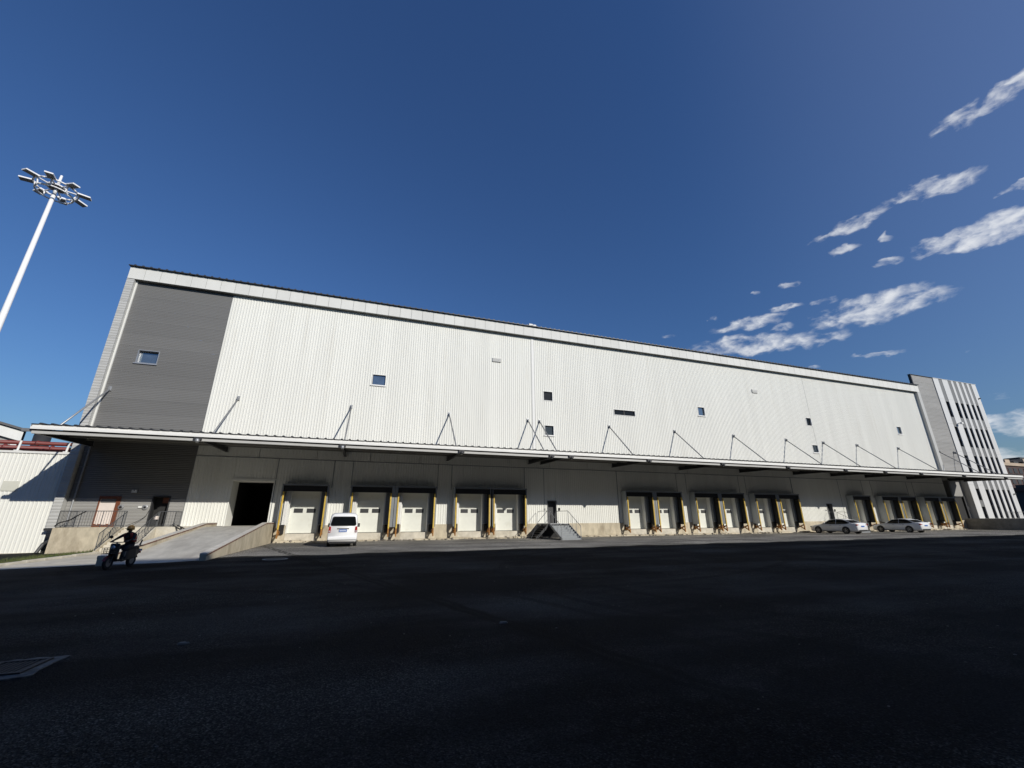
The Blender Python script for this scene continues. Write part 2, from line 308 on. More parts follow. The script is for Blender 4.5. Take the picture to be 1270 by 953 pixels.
class MB:
    def __init__(s): s.v = []; s.f = []
    def add(s, v, f):
        k = len(s.v); s.v += [tuple(p) for p in v]; s.f += [tuple(i + k for i in q) for q in f]; return s
    def box(s, x0, x1, y0, y1, z0, z1):
        return s.add([(x0, y0, z0), (x1, y0, z0), (x1, y1, z0), (x0, y1, z0), (x0, y0, z1), (x1, y0, z1), (x1, y1, z1), (x0, y1, z1)],
                     [(0, 3, 2, 1), (4, 5, 6, 7), (0, 1, 5, 4), (1, 2, 6, 5), (2, 3, 7, 6), (3, 0, 4, 7)])
    def tube(s, p0, p1, r0, r1=None, n=8, caps=True):
        p0 = Vector(p0); p1 = Vector(p1); r1 = r0 if r1 is None else r1
        d = (p1 - p0).normalized(); a = d.orthogonal().normalized(); b = d.cross(a)
        vs = []
        for p, r in ((p0, r0), (p1, r1)):
            vs += [p + (a * math.cos(2 * math.pi * i / n) + b * math.sin(2 * math.pi * i / n)) * r for i in range(n)]
        fs = [(i, (i + 1) % n, n + (i + 1) % n, n + i) for i in range(n)]
        if caps: fs += [tuple(range(n - 1, -1, -1)), tuple(range(n, 2 * n))]
        return s.add(vs, fs)
    def path(s, pts, r, n=8):
        for a, b in zip(pts[:-1], pts[1:]): s.tube(a, b, r, n=n)
        return s
    def bar(s, p0, p1, w, h, upv=(0, 0, 1)):
        p0 = Vector(p0); p1 = Vector(p1); d = (p1 - p0).normalized(); u = Vector(upv)
        a = d.cross(u).normalized() * (w / 2); b = a.cross(d).normalized() * (h / 2)
        vs = [p0 - a - b, p0 + a - b, p0 + a + b, p0 - a + b, p1 - a - b, p1 + a - b, p1 + a + b, p1 - a + b]
        return s.add(vs, [(3, 2, 1, 0), (4, 5, 6, 7), (0, 1, 5, 4), (1, 2, 6, 5), (2, 3, 7, 6), (3, 0, 4, 7)])
    def prism_x(s, pts, x0, x1):      # polygon in (y,z) extruded along x
        n = len(pts); vs = [(x0, y, z) for y, z in pts] + [(x1, y, z) for y, z in pts]
        return s.add(vs, [tuple(range(n)), tuple(range(2 * n - 1, n - 1, -1))] + [(i, n + i, n + (i + 1) % n, (i + 1) % n) for i in range(n)])
    def prism_y(s, pts, y0, y1):      # polygon in (x,z)
        n = len(pts); vs = [(x, y0, z) for x, z in pts] + [(x, y1, z) for x, z in pts]
        return s.add(vs, [tuple(range(n)), tuple(range(2 * n - 1, n - 1, -1))] + [(i, n + i, n + (i + 1) % n, (i + 1) % n) for i in range(n)])
    def lathe(s, prof, c=(0, 0, 0), axis='z', n=16):
        vs = []; c = Vector(c)
        for r, h in prof:
            for i in range(n):
                a = 2 * math.pi * i / n
                if axis == 'z': p = Vector((r * math.cos(a), r * math.sin(a), h))
                elif axis == 'x': p = Vector((h, r * math.cos(a), r * math.sin(a)))
                else: p = Vector((r * math.cos(a), h, r * math.sin(a)))
                vs.append(c + p)
        fs = []
        for k in range(len(prof) - 1):
            fs += [(k * n + i, k * n + (i + 1) % n, (k + 1) * n + (i + 1) % n, (k + 1) * n + i) for i in range(n)]
        return s.add(vs, fs)
    def ribs_v(s, x0, x1, z0, z1, y=0.0, period=0.2, h=0.026, wt=0.035, wb=0.085):   # vertical ribs, standing out towards -y
        xs = [(x0, 0)]
        k = math.floor(x0 / period) - 1
        while k * period < x1 + period:
            c = (k + 0.5) * period
            for dx, hh in ((-wb / 2, 0), (-wt / 2, h), (wt / 2, h), (wb / 2, 0)):
                if x0 + 0.002 < c + dx < x1 - 0.002: xs.append((c + dx, hh))
            k += 1
        xs.append((x1, 0))
        n = len(xs)
        return s.add([(x, y - hh, z0) for x, hh in xs] + [(x, y - hh, z1) for x, hh in xs], [(i, i + 1, n + i + 1, n + i) for i in range(n - 1)])
    def ribs_h(s, x0, x1, z0, z1, y=0.0, period=0.125, h=0.02, flip=False):   # horizontal grooves
        zs = [(z0, h * .5)]; k = math.floor(z0 / period) - 1
        while k * period < z1 + period:
            c = k * period
            for dz, hh in ((0.0, 0), (period * 0.35, h), (period * 0.75, h)):
                if z0 + 0.004 < c + dz < z1 - 0.004: zs.append((c + dz, hh))
            k += 1
        zs.append((z1, h * .5)); n = len(zs)
        return s.add([(x0, y - hh, z) for z, hh in zs] + [(x1, y - hh, z) for z, hh in zs], [(i, n + i, n + i + 1, i + 1) for i in range(n - 1)])
    def mesh(s, name, mat, origin, smooth=False):
        me = bpy.data.meshes.new(name)
        me.from_pydata([(x - origin[0], y - origin[1], z - origin[2]) for x, y, z in s.v], [], s.f)
        me.materials.append(MATS[mat] if isinstance(mat, str) else mat)
        if smooth:
            for p in me.polygons: p.use_smooth = True
        me.update(); return me
    def base(s):
        xs = [p[0] for p in s.v]; ys = [p[1] for p in s.v]; zs = [p[2] for p in s.v]
        return Vector(((min(xs) + max(xs)) / 2, (min(ys) + max(ys)) / 2, min(zs)))
    def build(s, name, mat, parent=None, smooth=False, bevel=0.0):
        og = s.base(); o = link_mesh(name, s.mesh(name, mat, og, smooth), parent, og)
        if bevel:
            b = o.modifiers.new('bevel', 'BEVEL'); b.width = bevel; b.segments = 2; b.limit_method = 'ANGLE'
        return o
def cut_rects(x0, x1, z0, z1, holes):
    """the rectangle minus the holes, as rectangles"""
    hs = [h for h in holes if h[0] < x1 - 1e-6 and h[1] > x0 + 1e-6 and h[2] < z1 - 1e-6 and h[3] > z0 + 1e-6]
    if not hs: return [(x0, x1, z0, z1)]
    xs = sorted({x0, x1, *[min(max(e, x0), x1) for h in hs for e in h[:2]]})
    out = []
    for a, b in zip(xs[:-1], xs[1:]):
        if b - a < 0.004: continue
        zc = z0
        for h in sorted((h for h in hs if h[0] < (a + b) / 2 < h[1]), key=lambda h: h[2]):
            if h[2] > zc + 0.004: out.append((a, b, zc, h[2]))
            zc = max(zc, h[3])
        if z1 > zc + 0.004: out.append((a, b, zc, z1))
    return out
def gz(x): return -0.022 * min(max(0.0, -x - 5), 30)

# ------------------------------------------------------------------ ground
xs = [-700, -120, -35] + [-30 + 2.5 * i for i in range(11)] + [0, 20, 60, 120, 300, 900]
ys = [-500, -60, -35, -20, -13, -5, 0, 60, 900]
m = MB(); m.add([(x, y, gz(x)) for y in ys for x in xs], [(j * len(xs) + i, j * len(xs) + i + 1, (j + 1) * len(xs) + i + 1, (j + 1) * len(xs) + i) for j in range(len(ys) - 1) for i in range(len(xs) - 1)])
tag(m.build('ground', 'asphalt'), kind='structure')
# worn, dusty apron in front of the docks, edge uneven
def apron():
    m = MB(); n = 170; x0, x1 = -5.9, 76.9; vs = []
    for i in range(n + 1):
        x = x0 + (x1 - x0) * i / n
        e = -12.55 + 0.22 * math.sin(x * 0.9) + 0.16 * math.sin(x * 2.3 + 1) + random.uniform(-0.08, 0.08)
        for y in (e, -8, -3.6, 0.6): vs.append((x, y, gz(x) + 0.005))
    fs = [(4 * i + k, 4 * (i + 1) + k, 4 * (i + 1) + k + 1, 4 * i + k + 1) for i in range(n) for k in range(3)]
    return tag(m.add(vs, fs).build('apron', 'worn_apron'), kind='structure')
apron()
m = MB(); vs = []; xs2 = [-13.65, -12, -10, -9.62]
for x in xs2:
    for y in (-13.3, -9, -4.4, -0.1): vs.append((x, y, gz(x) + 0.012))
m.add(vs, [(4 * i + k, 4 * (i + 1) + k, 4 * (i + 1) + k + 1, 4 * i + k + 1) for i in range(3) for k in range(3)])
tag(m.build('pavement', 'pale_concrete'), kind='structure')
k = MB()
for i in range(9):
    y1 = -3.2 - i * 1.15; k.box(-13.85, -13.67, y1 - 1.135, y1, -0.5, gz(-13.8) + 0.11 + 0.006 * (i % 3))
kerb = k.build('kerb', 'pale_concrete', bevel=0.015); tag(kerb, kind='structure')
# verge: soil sheet sloping down to the annex wall
def vz(x): return -0.11 - 0.075 * min(max(0, -13.86 - x), 5.2)
m = MB(); xs3 = [-46, -26, -22, -19.06, -17, -15, -13.86]; vs = [(x, y, vz(x)) for x in xs3 for y in (-16, -8, -2, 0.2)]
m.add(vs, [(4 * i + j, 4 * (i + 1) + j, 4 * (i + 1) + j + 1, 4 * i + j + 1) for i in range(6) for j in range(3)])
tag(m.build('verge', 'soil'), kind='structure')
g = MB()
for i in range(16000):
    x = random.uniform(-26, -13.9); y = -0.15 - 12.5 * random.random() ** 1.3
    if x > -17.3 and y > -2.3: continue
    h = random.uniform(0.05, 0.17) * (1.3 if random.random() < 0.1 else 1); a = random.uniform(0, 6.28); w = 0.012
    z = vz(x) - 0.01; dx, dy = math.cos(a) * w, math.sin(a) * w; t = random.uniform(-0.06, 0.06)
    g.add([(x - dx, y - dy, z), (x + dx, y + dy, z), (x + t, y + t * 0.7, z + h)], [(0, 1, 2)])
tag(g.build('grass', 'grass_blade'), 'short scruffy grass strip at the foot of the white annex wall', 'grass', kind='stuff')

# ------------------------------------------------------------------ main warehouse
WX0, WX1, WTOP, FLOOR = -18.4, 74.75, 20.05, 1.17
GX = -11.68                                   # grey / white border
wh = thing('warehouse', (28, 0, 0), 'huge white ribbed warehouse with a row of loading docks under a long canopy', 'warehouse')
WINS = [(-0.35, 0.78, 12.48, 13.44, 'window_glass'), (15.54, 16.53, 12.5, 13.46, 'window_black'), (15.58, 16.54, 9.09, 10.06, 'window_glass'),
        (23.37, 25.95, 11.66, 12.27, 'window_black'), (34.27, 35.22, 12.42, 13.43, 'window_glass'), (51.0, 51.9, 12.42, 13.44, 'window_black'),
        (51.06, 52.0, 9.09, 10.04, 'window_glass'), (68.27, 69.17, 12.42, 13.47, 'window_glass')]
GWIN = (-16.72, -15.45, 12.5, 13.5, 'window_glass')
DOCKS = [(-5.64, -2.65), (-0.93, 2.04), (2.47, 5.47), (7.08, 10.07), (10.33, 13.3), (23.49, 26.46), (26.91, 29.88), (31.56, 34.52), (35.0, 37.9),
         (39.57, 42.46), (42.98, 45.9), (54.84, 57.8), (60.02, 63.02), (63.52, 66.42), (68.2, 71.13), (71.62, 74.45)]
DCX = [(a + b) / 2 for a, b in DOCKS]
DOOR_HOLES = [(c - 1.03, c + 1.03, 0.60, 3.66) for c in DCX]
PDOORS = [(15.66, 16.5), (51.2, 52.05)]
OPEN = (-9.1, -6.42, FLOOR, 4.30)
LOW_HOLES = DOOR_HOLES + [(a, b, FLOOR - 0.1, 3.08) for a, b in PDOORS] + [OPEN]
UP_HOLES = [w[:4] for w in WINS]
# ribbed sheets, one metre wide
def sheets(x0, x1, z0, z1, holes, name='wall_sheet'):
    cache = {}; x = x0
    while x < x1 - 0.05:
        xe = min(math.floor(x + 1.0001), x1)
        if xe - x < 0.05: xe = min(xe + 1, x1)
        rs = cut_rects(x + 0.0005, xe - 0.0005, z0, z1, holes)
        if rs:
            whole = len(rs) == 1 and abs(xe - x - 1) < 1e-6 and rs[0][2] == z0 and rs[0][3] == z1 and rs[0][1] - rs[0][0] > 0.99
            if whole and (z0, z1) in cache:
                link_mesh(name, cache[(z0, z1)], wh, ((x + xe) / 2, 0, z0))
            else:
                mb = MB()
                for r in rs: mb.ribs_v(*r)
                og = Vector(((x + xe) / 2, 0, z0)); me = mb.mesh(name, 'white_cladding', og)
                if whole: cache[(z0, z1)] = me
                link_mesh(name, me, wh, og)
        x = xe
sheets(GX, WX1, 6.75, 19.0, UP_HOLES)
sheets(GX, WX1, FLOOR, 5.95, LOW_HOLES)
# strip of broad panels between the trim and the soffit
x = GX
while x < WX1 - 0.1:
    xe = min(x + 3.95, WX1); MB().ribs_v(x + 0.02, xe - 0.02, 6.0, 6.748).build('strip_panel', 'white_cladding', wh); x = xe
MB().box(GX, WX1, -0.035, 0.02, 5.952, 5.998).build('wall_trim', 'shelter_grey', wh)
for x in (-6.35, -2.43, -1.06, 5.69, 6.86, 13.44, 15.34, 23.05, 30.11, 31.3, 38.34, 39.3, 46.2, 53.9, 58.1, 59.75, 66.7, 67.95):
    MB().box(x - 0.022, x + 0.022, -0.034, 0.01, 3.9 if any(a - .3 < x < b + .3 for a, b in DOCKS) else FLOOR, 5.95).build('wall_joint', 'shelter_grey', wh)
MB().box(14.36, 14.60, -0.045, 0.0, 6.76, 18.98).build('joint_cover', 'white_trim', wh)
for x in (14.345, 14.615): MB().box(x - 0.012, x + 0.012, -0.03, 0.01, 6.76, 18.98).build('joint_seal', 'grey_steel', wh)
# grey end: horizontal panels
def grey_panels(z0, z1, holes, mat, period):
    z = z0
    while z < z1 - 0.05:
        ze = min(z + 1.0, z1); mb = MB()
        for r in cut_rects(-18.05, GX - 0.012, z + 0.004, ze - 0.004, holes): mb.ribs_h(*r, y=0.0, period=period, h=0.010 if mat == 'grey_cladding' else 0.015)
        if mb.v: mb.build('grey_panel', mat, wh)
        z = ze
GD = [(-16.4, -15.5, FLOOR, 3.05), (-13.55, -12.62, FLOOR, 3.1)]
grey_panels(6.75, 19.0, [GWIN[:4]], 'grey_cladding', 0.125)
grey_panels(2.96, 6.75, GD, 'grey_cladding', 0.125)
grey_panels(FLOOR, 2.96, GD, 'pale_grey_cladding', 0.2)  # paler up to the canopy's shadow edge, sunlight put into the colour
MB().box(GX - 0.012, GX + 0.012, -0.03, 0.02, FLOOR, 19).build('corner_strip', 'grey_steel', wh)
# left column of ribbed pale panels
z = 1.12
while z < 18.9:
    ze = min(z + 1.0, 18.95); mb = MB(); mb.ribs_h(-18.55, -18.08, z + .004, ze - .004, y=-0.36, period=0.2)
    mb.add([(-18.08, -0.36, z + .004), (-18.08, 0.05, z + .004), (-18.08, 0.05, ze - .004), (-18.08, -0.36, ze - .004)], [(0, 1, 2, 3)])
    mb.add([(-18.55, -0.36, z + .004), (-18.55, 0.4, z + .004), (-18.55, 0.4, ze - .004), (-18.55, -0.36, ze - .004)], [(3, 2, 1, 0)])
    mb.build('column_panel', 'column_panel', wh); z = ze
MB().box(-18.6, -18.03, -0.40, 0.4, 0.98, 1.115).build('column_foot', 'dark_steel', wh)
MB().box(-18.1, -17.98, -0.10, 0.0, 6.76, 18.95).build('corner_flashing', 'fascia_panel', wh)
MB().tube((-17.72, -0.12, 1.3), (-17.72, -0.12, 6.6), 0.05).build('downpipe', 'galvanised', wh)
# right frame column
z = 1.17
for z0, z1 in ((6.76, 18.95),):
    MB().box(74.72, 75.35, -0.40, 0.3, z0, z1).build('column_panel', 'column_panel', wh)
# fascia: one-metre panels, standing proud
x = WX0 - 0.15; fme = None
while x < 75.3:
    w = min(1.0, 75.35 - x)
    if w > 0.99 and fme: link_mesh('fascia_panel', fme, wh, (x + 0.5, -0.40, 18.98))
    else:
        mb = MB(); mb.box(x + 0.010, x + w - 0.010, -0.38, -0.32, 18.98, 19.98); mb.box(x + 0.010, x + w - 0.010, -0.39, -0.38, 18.985, 19.05); mb.box(x + .010, x + w - .010, -0.39, -0.38, 19.9, 19.96)
        og = Vector((x + w / 2, -0.40, 18.98)); me = mb.mesh('fascia_panel', 'fascia_panel', og); fme = fme or me
        link_mesh('fascia_panel', me, wh, og)
    x += w
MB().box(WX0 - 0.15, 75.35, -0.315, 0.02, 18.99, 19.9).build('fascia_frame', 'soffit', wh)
# roof sheet with trapezoid ribs
def ribbed_roof(x0, x1, y0, y1, z0, z1, period, h, th=0.03):
    mb = MB(); pr = []; x = x0
    while x < x1:
        for dx, hh in ((0, 0), (period * .62, 0), (period * .70, h), (period * .90, h), (period * .98, 0)):
            if x + dx <= x1: pr.append((x + dx, hh))
        x += period
    pr.append((x1, 0)); n = len(pr)
    vs = [(a, y0, z0 + b + th) for a, b in pr] + [(a, y1, z1 + b + th) for a, b in pr] + [(a, y0, z0 + b * 0.2) for a, b in pr] + [(a, y1, z1 + b * .2) for a, b in pr]
    fs = []
    for i in range(n - 1):
        fs += [(i, i + 1, n + i + 1, n + i), (2 * n + i, 3 * n + i, 3 * n + i + 1, 2 * n + i + 1), (i, 2 * n + i, 2 * n + i + 1, i + 1), (n + i, n + i + 1, 3 * n + i + 1, 3 * n + i)]
    return mb.add(vs, fs)
ribbed_roof(WX0 - 0.22, 75.3, -0.56, 58, 20.0, 21.5, 0.5, 0.07, 0.05).build('roof_sheet', 'dark_roof', wh)
MB().box(14.0, 14.4, -0.5, -0.3, 20.1, 20.28).box(14.45, 14.75, -0.5, -0.35, 20.1, 20.24).build('roof_fixture', 'white_trim', wh)
# other sides of the shell
mb = MB(); mb.ribs_v(0.4, 58, 0, 20.0)
mb.v = [(-18.5 - (y), x, z) for x, y, z in [(a, b, c) for a, b, c in mb.v]]; mb.build('side_wall', 'white_cladding', wh)
MB().box(75.0, 75.05, 0.4, 58, 0, 20).build('side_wall', 'white_cladding', wh)
MB().box(-18.5, 75.05, 58, 58.05, 0, 21).build('rear_wall', 'white_cladding', wh)
MB().box(-18.4, 75.0, 0.9, 57.9, FLOOR - 0.1, FLOOR - 0.02).build('floor_slab', 'grey_concrete', wh)
# windows
def window(w, deep=0.16, reveal='white_trim'):
    x0, x1, z0, z1, mat = w
    t = 0.035
    def rim(e, y0, y1):
        q = MB()
        for a, b, c, d in ((x0 - e, x0 + t, z0 - e, z1 + e), (x1 - t, x1 + e, z0 - e, z1 + e), (x0 + t, x1 - t, z0 - e, z0 + t), (x0 + t, x1 - t, z1 - t, z1 + e)): q.box(a, b, y0, y1, c, d)
        return q
    f = rim(0.012, -0.034, deep + 0.03).build('window', reveal, wh)
    MB().box(x0 + t, x1 - t, deep - 0.03, deep, z0 + t, z1 - t).build('pane', mat, f)
    if mat == 'window_glass':
        MB().box(x0 - 0.10, x1 + 0.05, -0.09, -0.036, z0 - 0.09, z0 - 0.014).build('sill', 'white_trim' if reveal == 'white_trim' else reveal, f)
        s_ = MB(); u = t + .045
        for a, b, c, d in ((x0 + t, x0 + u, z0 + t, z1 - t), (x1 - u, x1 - t, z0 + t, z1 - t), (x0 + u, x1 - u, z0 + t, z0 + u), (x0 + u, x1 - u, z1 - u, z1 - t)): s_.box(a, b, deep - .06, deep - .031, c, d)
        s_.build('sash', 'dark_steel' if reveal == 'white_trim' else 'aluminium', f)
for w in WINS: window(w)
window(GWIN, 0.3, 'aluminium')
MB().box(24.62, 24.68, 0.08, 0.13, 11.7, 12.23).build('mullion', 'dark_steel', wh)
for x0, x1, z0, z1 in ((10.32, 11.19, 15.9, 16.27), (42.88, 43.7, 15.88, 16.3)):
    v = MB().box(x0, x1, -0.10, -0.03, z0, z1).build('wall_vent', 'column_panel', wh)
    mb = MB()
    for i in range(5): mb.box(x0 + .05, x1 - .05, -0.12, -0.101, z0 + .04 + i * .065, z0 + .075 + i * .065)
    mb.build('louvre', 'fascia_panel', v)
# plinth: concrete blocks between the dock doors
PH = [(a + 0.0, b, c, d) for a, b, c, d in DOOR_HOLES]
edges = [-5.95] + [e for c in DCX for e in (c - 1.03, c + 1.03)] + [76.98]
for i in range(0, len(edges), 2):
    a, b = edges[i], edges[i + 1]; n = max(1, round((b - a) / 3.0))
    for j in range(n):
        xa = a + (b - a) * j / n + 0.006; xb = a + (b - a) * (j + 1) / n - 0.006
        MB().box(xa, xb, -0.06, 0.85, -0.3, FLOOR - 0.002 * (j % 2)).build('plinth_block', 'concrete', wh)
for c in DCX:
    MB().box(c - 1.03, c + 1.03, -0.05, 0.8, -0.3, 0.585).build('door_sill', 'pale_concrete', wh)
# large opening at the head of the ramp
a, b, c, d = OPEN
mb = MB(); mb.box(a - .05, a + .03, -0.05, 1.6, c - .1, d + .06).box(b - .03, b + .05, -0.05, 1.6, c - .1, d + .06).box(a + .03, b - .03, -0.05, 1.6, d - .02, d + .06)
mb.build('opening_reveal', 'white_cladding', wh)
MB().box(a - .2, b + .2, 9.0, 9.1, c - .1, d + 1).build('inner_wall', 'black_interior', wh)  # inner walls coloured black to carry the unlit interior's darkness
MB().box(a - .25, a - .2, 1.6, 9.1, c - .1, d + 1).box(b + .2, b + .25, 1.6, 9.1, c - .1, d + 1).box(a - .2, b + .2, 1.6, 9.0, d + .1, d + .2).build('inner_lining', 'black_interior', wh)
MB().box(a - .12, b + .12, -0.06, -0.052, d + .061, d + .16).build('opening_trim', 'fascia_panel', wh)
# personnel doors up the steel stairs
for x0, x1 in PDOORS:
    pd = MB().box(x0 - .04, x0, -0.05, 0.34, FLOOR, 3.12).box(x1, x1 + .04, -0.05, 0.34, FLOOR, 3.12).box(x0, x1, -0.05, 0.34, 3.08, 3.12).build('personnel_door', 'grey_steel', wh)
    MB().box(x0, x1, 0.28, 0.33, FLOOR, 3.08).build('door_leaf', 'dark_steel', pd)
    MB().box(x0 + .08, x0 + .12, 0.22, 0.28, 2.1, 2.25).build('handle', 'galvanised', pd)
    MB().box(x1 + 0.22, x1 + 0.36, -0.09, -0.03, 2.28, 2.50).build('card_reader', 'black_plastic', wh)
    MB().box(x0 - 0.36, x0 - 0.26, -0.07, -0.03, 2.32, 2.44).build('push_button', 'grey_steel', wh)
# doors in the grey end
x0, x1, z0, z1 = GD[0]
pd = MB().box(x0 - .06, x0, -.05, .10, z0, z1 + .05).box(x1 - .02, x1 + .20, -.06, .10, z0, z1 + .05).box(x0, x1 - .02, -.05, .10, z1 - .12, z1 + .05).build('side_door', 'brown_door', wh)
MB().box(x0, x1 - .02, 0.02, 0.06, z0 + 0.14, z1 - .12).build('door_leaf', 'pink_white_door', pd)
mb = MB()
for i in range(14):
    xa = x0 + i * 0.062; mb.box(xa, xa + 0.062, 0.015, 0.05, z0, z0 + 0.10 + 0.10 * random.random())
mb.build('kick_plate', 'brown_door', pd)
MB().box(x0 + .05, x1 - .07, -.012, .015, z1 - .36, z1 - .13).build('transom', 'grey_cladding', pd)
x0, x1, z0, z1 = GD[1]
pd = MB().box(x0 - .05, x0 + .02, -.05, .5, z0, z1 + .04).box(x1 - .02, x1 + .05, -.05, .5, z0, z1 + .04).box(x0 + .02, x1 - .02, -.05, .5, z1 - .03, z1 + .04).build('side_door', 'dark_steel', wh)
MB().box(x0 + .02, x1 - .02, .45, .5, z0, z1 - .03).build('door_leaf', 'black_interior', pd)  # black sheet stands in for the darkness of the open doorway
MB().box(x0 + .45, x1 - .06, .30, .33, z1 - .42, z1 - .06).build('notice', 'brown_door', pd)
sg = MB().box(-14.86, -14.5, -.10, -.02, 3.32, 3.55).build('exit_sign', 'grey_steel', wh)
MB().box(-14.83, -14.53, -.106, -.10, 3.35, 3.43).box(-14.83, -14.72, -.106, -.10, 3.45, 3.52).box(-14.66, -14.56, -.106, -.10, 3.45, 3.52).build('sign_face', 'white_trim', sg)
for x, m_ in ((-15.2, 'grey_steel'), (-13.88, 'galvanised')):
    mb = MB(); mb.lathe([(0.0, -.08), (0.13, -.08), (0.17, -.06), (0.17, -.02)], (x, 0, 2.40), 'y', 14); rr = mb.build('hose_reel', m_, wh, True)
    MB().lathe([(0.0, -.10), (0.07, -.095), (0.075, -.075)], (x, 0, 2.40), 'y', 12).build('reel_hub', 'black_plastic', rr)
MB().box(-14.25, -14.05, -.09, -.02, 2.36, 2.47).build('wall_light', 'white_trim', wh)
pts = [(-13.6 - 0.95 * t, -0.06 - .3 * t, 2.2 - 0.98 * t ** 0.45) for t in [i / 10 for i in range(11)]]
MB().path(pts, 0.016, 5).build('hanging_cable', 'black_plastic', wh)

# ---- loading docks
def make_dock(c, tl, tr, hw):
    ox = c
    fr = MB(); Y = -0.8; T = 3.97
    fr.box(c - hw - tl, c - hw, Y, -0.03, 1.0, T + .11).box(c + hw, c + hw + tr, Y, -0.03, 1.0, T + .11)
    fr.box(c - hw, c + hw, Y, -0.03, T, T + .11)
    fr.box(c - hw - tl, c + hw + tr, Y - .05, Y - .004, T + .01, T + .11)
    d = fr.build('dock_shelter', 'shelter_grey', wh)
    MB().box(c - hw - tl - .006, c - hw - tl - .001, Y + .01, -0.04, 1.02, T + .10).build('side_panel', 'shelter_side', d)
    # lining, curtains
    MB().box(c + hw - .09, c + hw - .004, Y + .06, -0.20, 1.0, T - .004).build('side_lining', 'black_rubber', d)
    MB().box(c - hw + .004, c - hw + .03, Y + .02, -0.40, 1.0, T - .004).build('side_lining', 'black_rubber', d)
    mb = MB(); mb.box(c - hw + .004, c + hw - .004, Y + .08, Y + .13, 3.56, T - .004)
    mb.box(c - hw + .035, c + hw - .1, Y + .14, Y + .4, 3.60, 3.64); mb.build('head_curtain', 'black_rubber', d)
    for s in (-1, 1):
        mb = MB()
        for i in range(4): mb.box(c + s * (1.12 + .065 * i) - .028, c + s * (1.12 + .065 * i) + .028, -0.18 - .03 * (i % 2), -0.035, 1.22, 3.62)
        mb.build('side_curtain', 'shelter_grey' if s > 0 else 'white_trim', d)
    # door with horizontal sections
    mb = MB()
    for i in range(5): mb.box(c - 1.0, c + 1.0, 0.45, 0.50, 0.62 + i * 0.605, 0.62 + i * 0.605 + 0.598)
    mb.box(c - 1.0, c + 1.0, 0.457, 0.49, 0.62, 3.64)
    dr = mb.build('dock_door', 'door_white', d)
    fr = MB(); 
    fr.box(c - 1.03, c - 1.0, -0.04, 0.6, 0.6, 3.66).box(c + 1.0, c + 1.03, -0.04, 0.6, 0.6, 3.66).box(c - 1.0, c + 1.0, -0.04, 0.6, 3.63, 3.66)
    fr.build('door_frame', 'white_trim', d)
    for s in (-1, 1):
        wx = c + s * 0.44
        MB().box(wx - .31, wx + .31, 0.435, 0.452, 2.06, 2.37).build('vision_panel', 'dark_steel', d)
    for s in (-1, 1):
        xe = c + s * (hw - 0.06)
        MB().box(xe - .052, xe + .052, Y - .06, Y + .02, 0.90, 3.52).build('guard_strip', 'yellow_paint', d)
        mb = MB(); mb.bar((xe, Y - .01, 0.92), (xe, Y - .01, 0.30), 0.09, 0.09, (0, 1, 0)).bar((xe, Y - .02, 0.86), (xe, -0.05, 0.55), 0.10, 0.10).bar((xe, Y, 0.40), (xe, -0.05, 0.84), 0.09, 0.09)
        mb.build('strut', 'rust_orange', d)
        MB().box(xe - .15 - .12 * s, xe + .15 - .12 * s, -0.24, -0.055, 0.58, 1.19).build('bumper', 'black_rubber', d)
    return d
pairs_after = {1: (2,), 3: (4,), 5: (6,), 7: (8,), 9: (10,), 12: (13,), 14: (15,)}
is_l = set(pairs_after); is_r = {v[0] for v in pairs_after.values()}
protos = {}
for i, (a, b) in enumerate(DOCKS):
    hw = 1.48; c = (a + b) / 2
    kind = 'l' if i in is_l else 'r' if i in is_r else 's'
    if kind not in protos:
        protos[kind] = (make_dock(c, 0.21 if kind == 'r' else 0.08, 0.21 if kind == 'l' else 0.08, hw), c)
    else:
        p, pc = protos[kind]; o = copy_tree(p, wh, Vector((c - pc, 0, 0))); o.location.x += c - pc

# ---- canopy
CX0, CX1, CY = -17.7, 79.8, -5.8
can = ribbed_roof(CX0, CX1, CY - 0.06, -0.05, 6.64, 6.95, 0.5, 0.06, 0.03).build('canopy', 'dark_roof', wh)
MB().box(CX0, CX1, CY, CY + .06, 6.52, 6.635).box(CX0, CX1, CY - .03, CY + .03, 6.38, 6.518).build('canopy_fascia', 'white_trim', can)
MB().box(CX0 + .03, CX1, CY + .10, CY + .26, 6.15, 6.31).build('edge_beam', 'column_panel', can)
MB().box(CX0 + .03, CX1, CY + .07, CY + .14, 6.312, 6.375).build('gutter_gap', 'dark_steel', can)
MB().box(CX0 - 0.02, CX0 + .03, CY, -0.1, 6.38, 6.63).build('end_fascia', 'white_trim', can)
x = CX0 + .05
while x < CX1 - .1:
    xe = min(x + 4.0, CX1 - .05)
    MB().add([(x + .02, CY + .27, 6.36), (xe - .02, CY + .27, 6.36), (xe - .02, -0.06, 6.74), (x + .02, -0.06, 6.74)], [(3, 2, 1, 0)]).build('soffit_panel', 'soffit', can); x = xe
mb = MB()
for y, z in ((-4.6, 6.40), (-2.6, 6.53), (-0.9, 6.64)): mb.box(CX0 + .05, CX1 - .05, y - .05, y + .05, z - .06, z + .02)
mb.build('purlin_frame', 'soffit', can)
RODS = [-17.66, -9.82, -1.73, 6.4, 13.87, 15.05, 22.65, 30.66, 38.75, 46.79, 53.0, 59.11, 67.2, 75.93, 79.6]
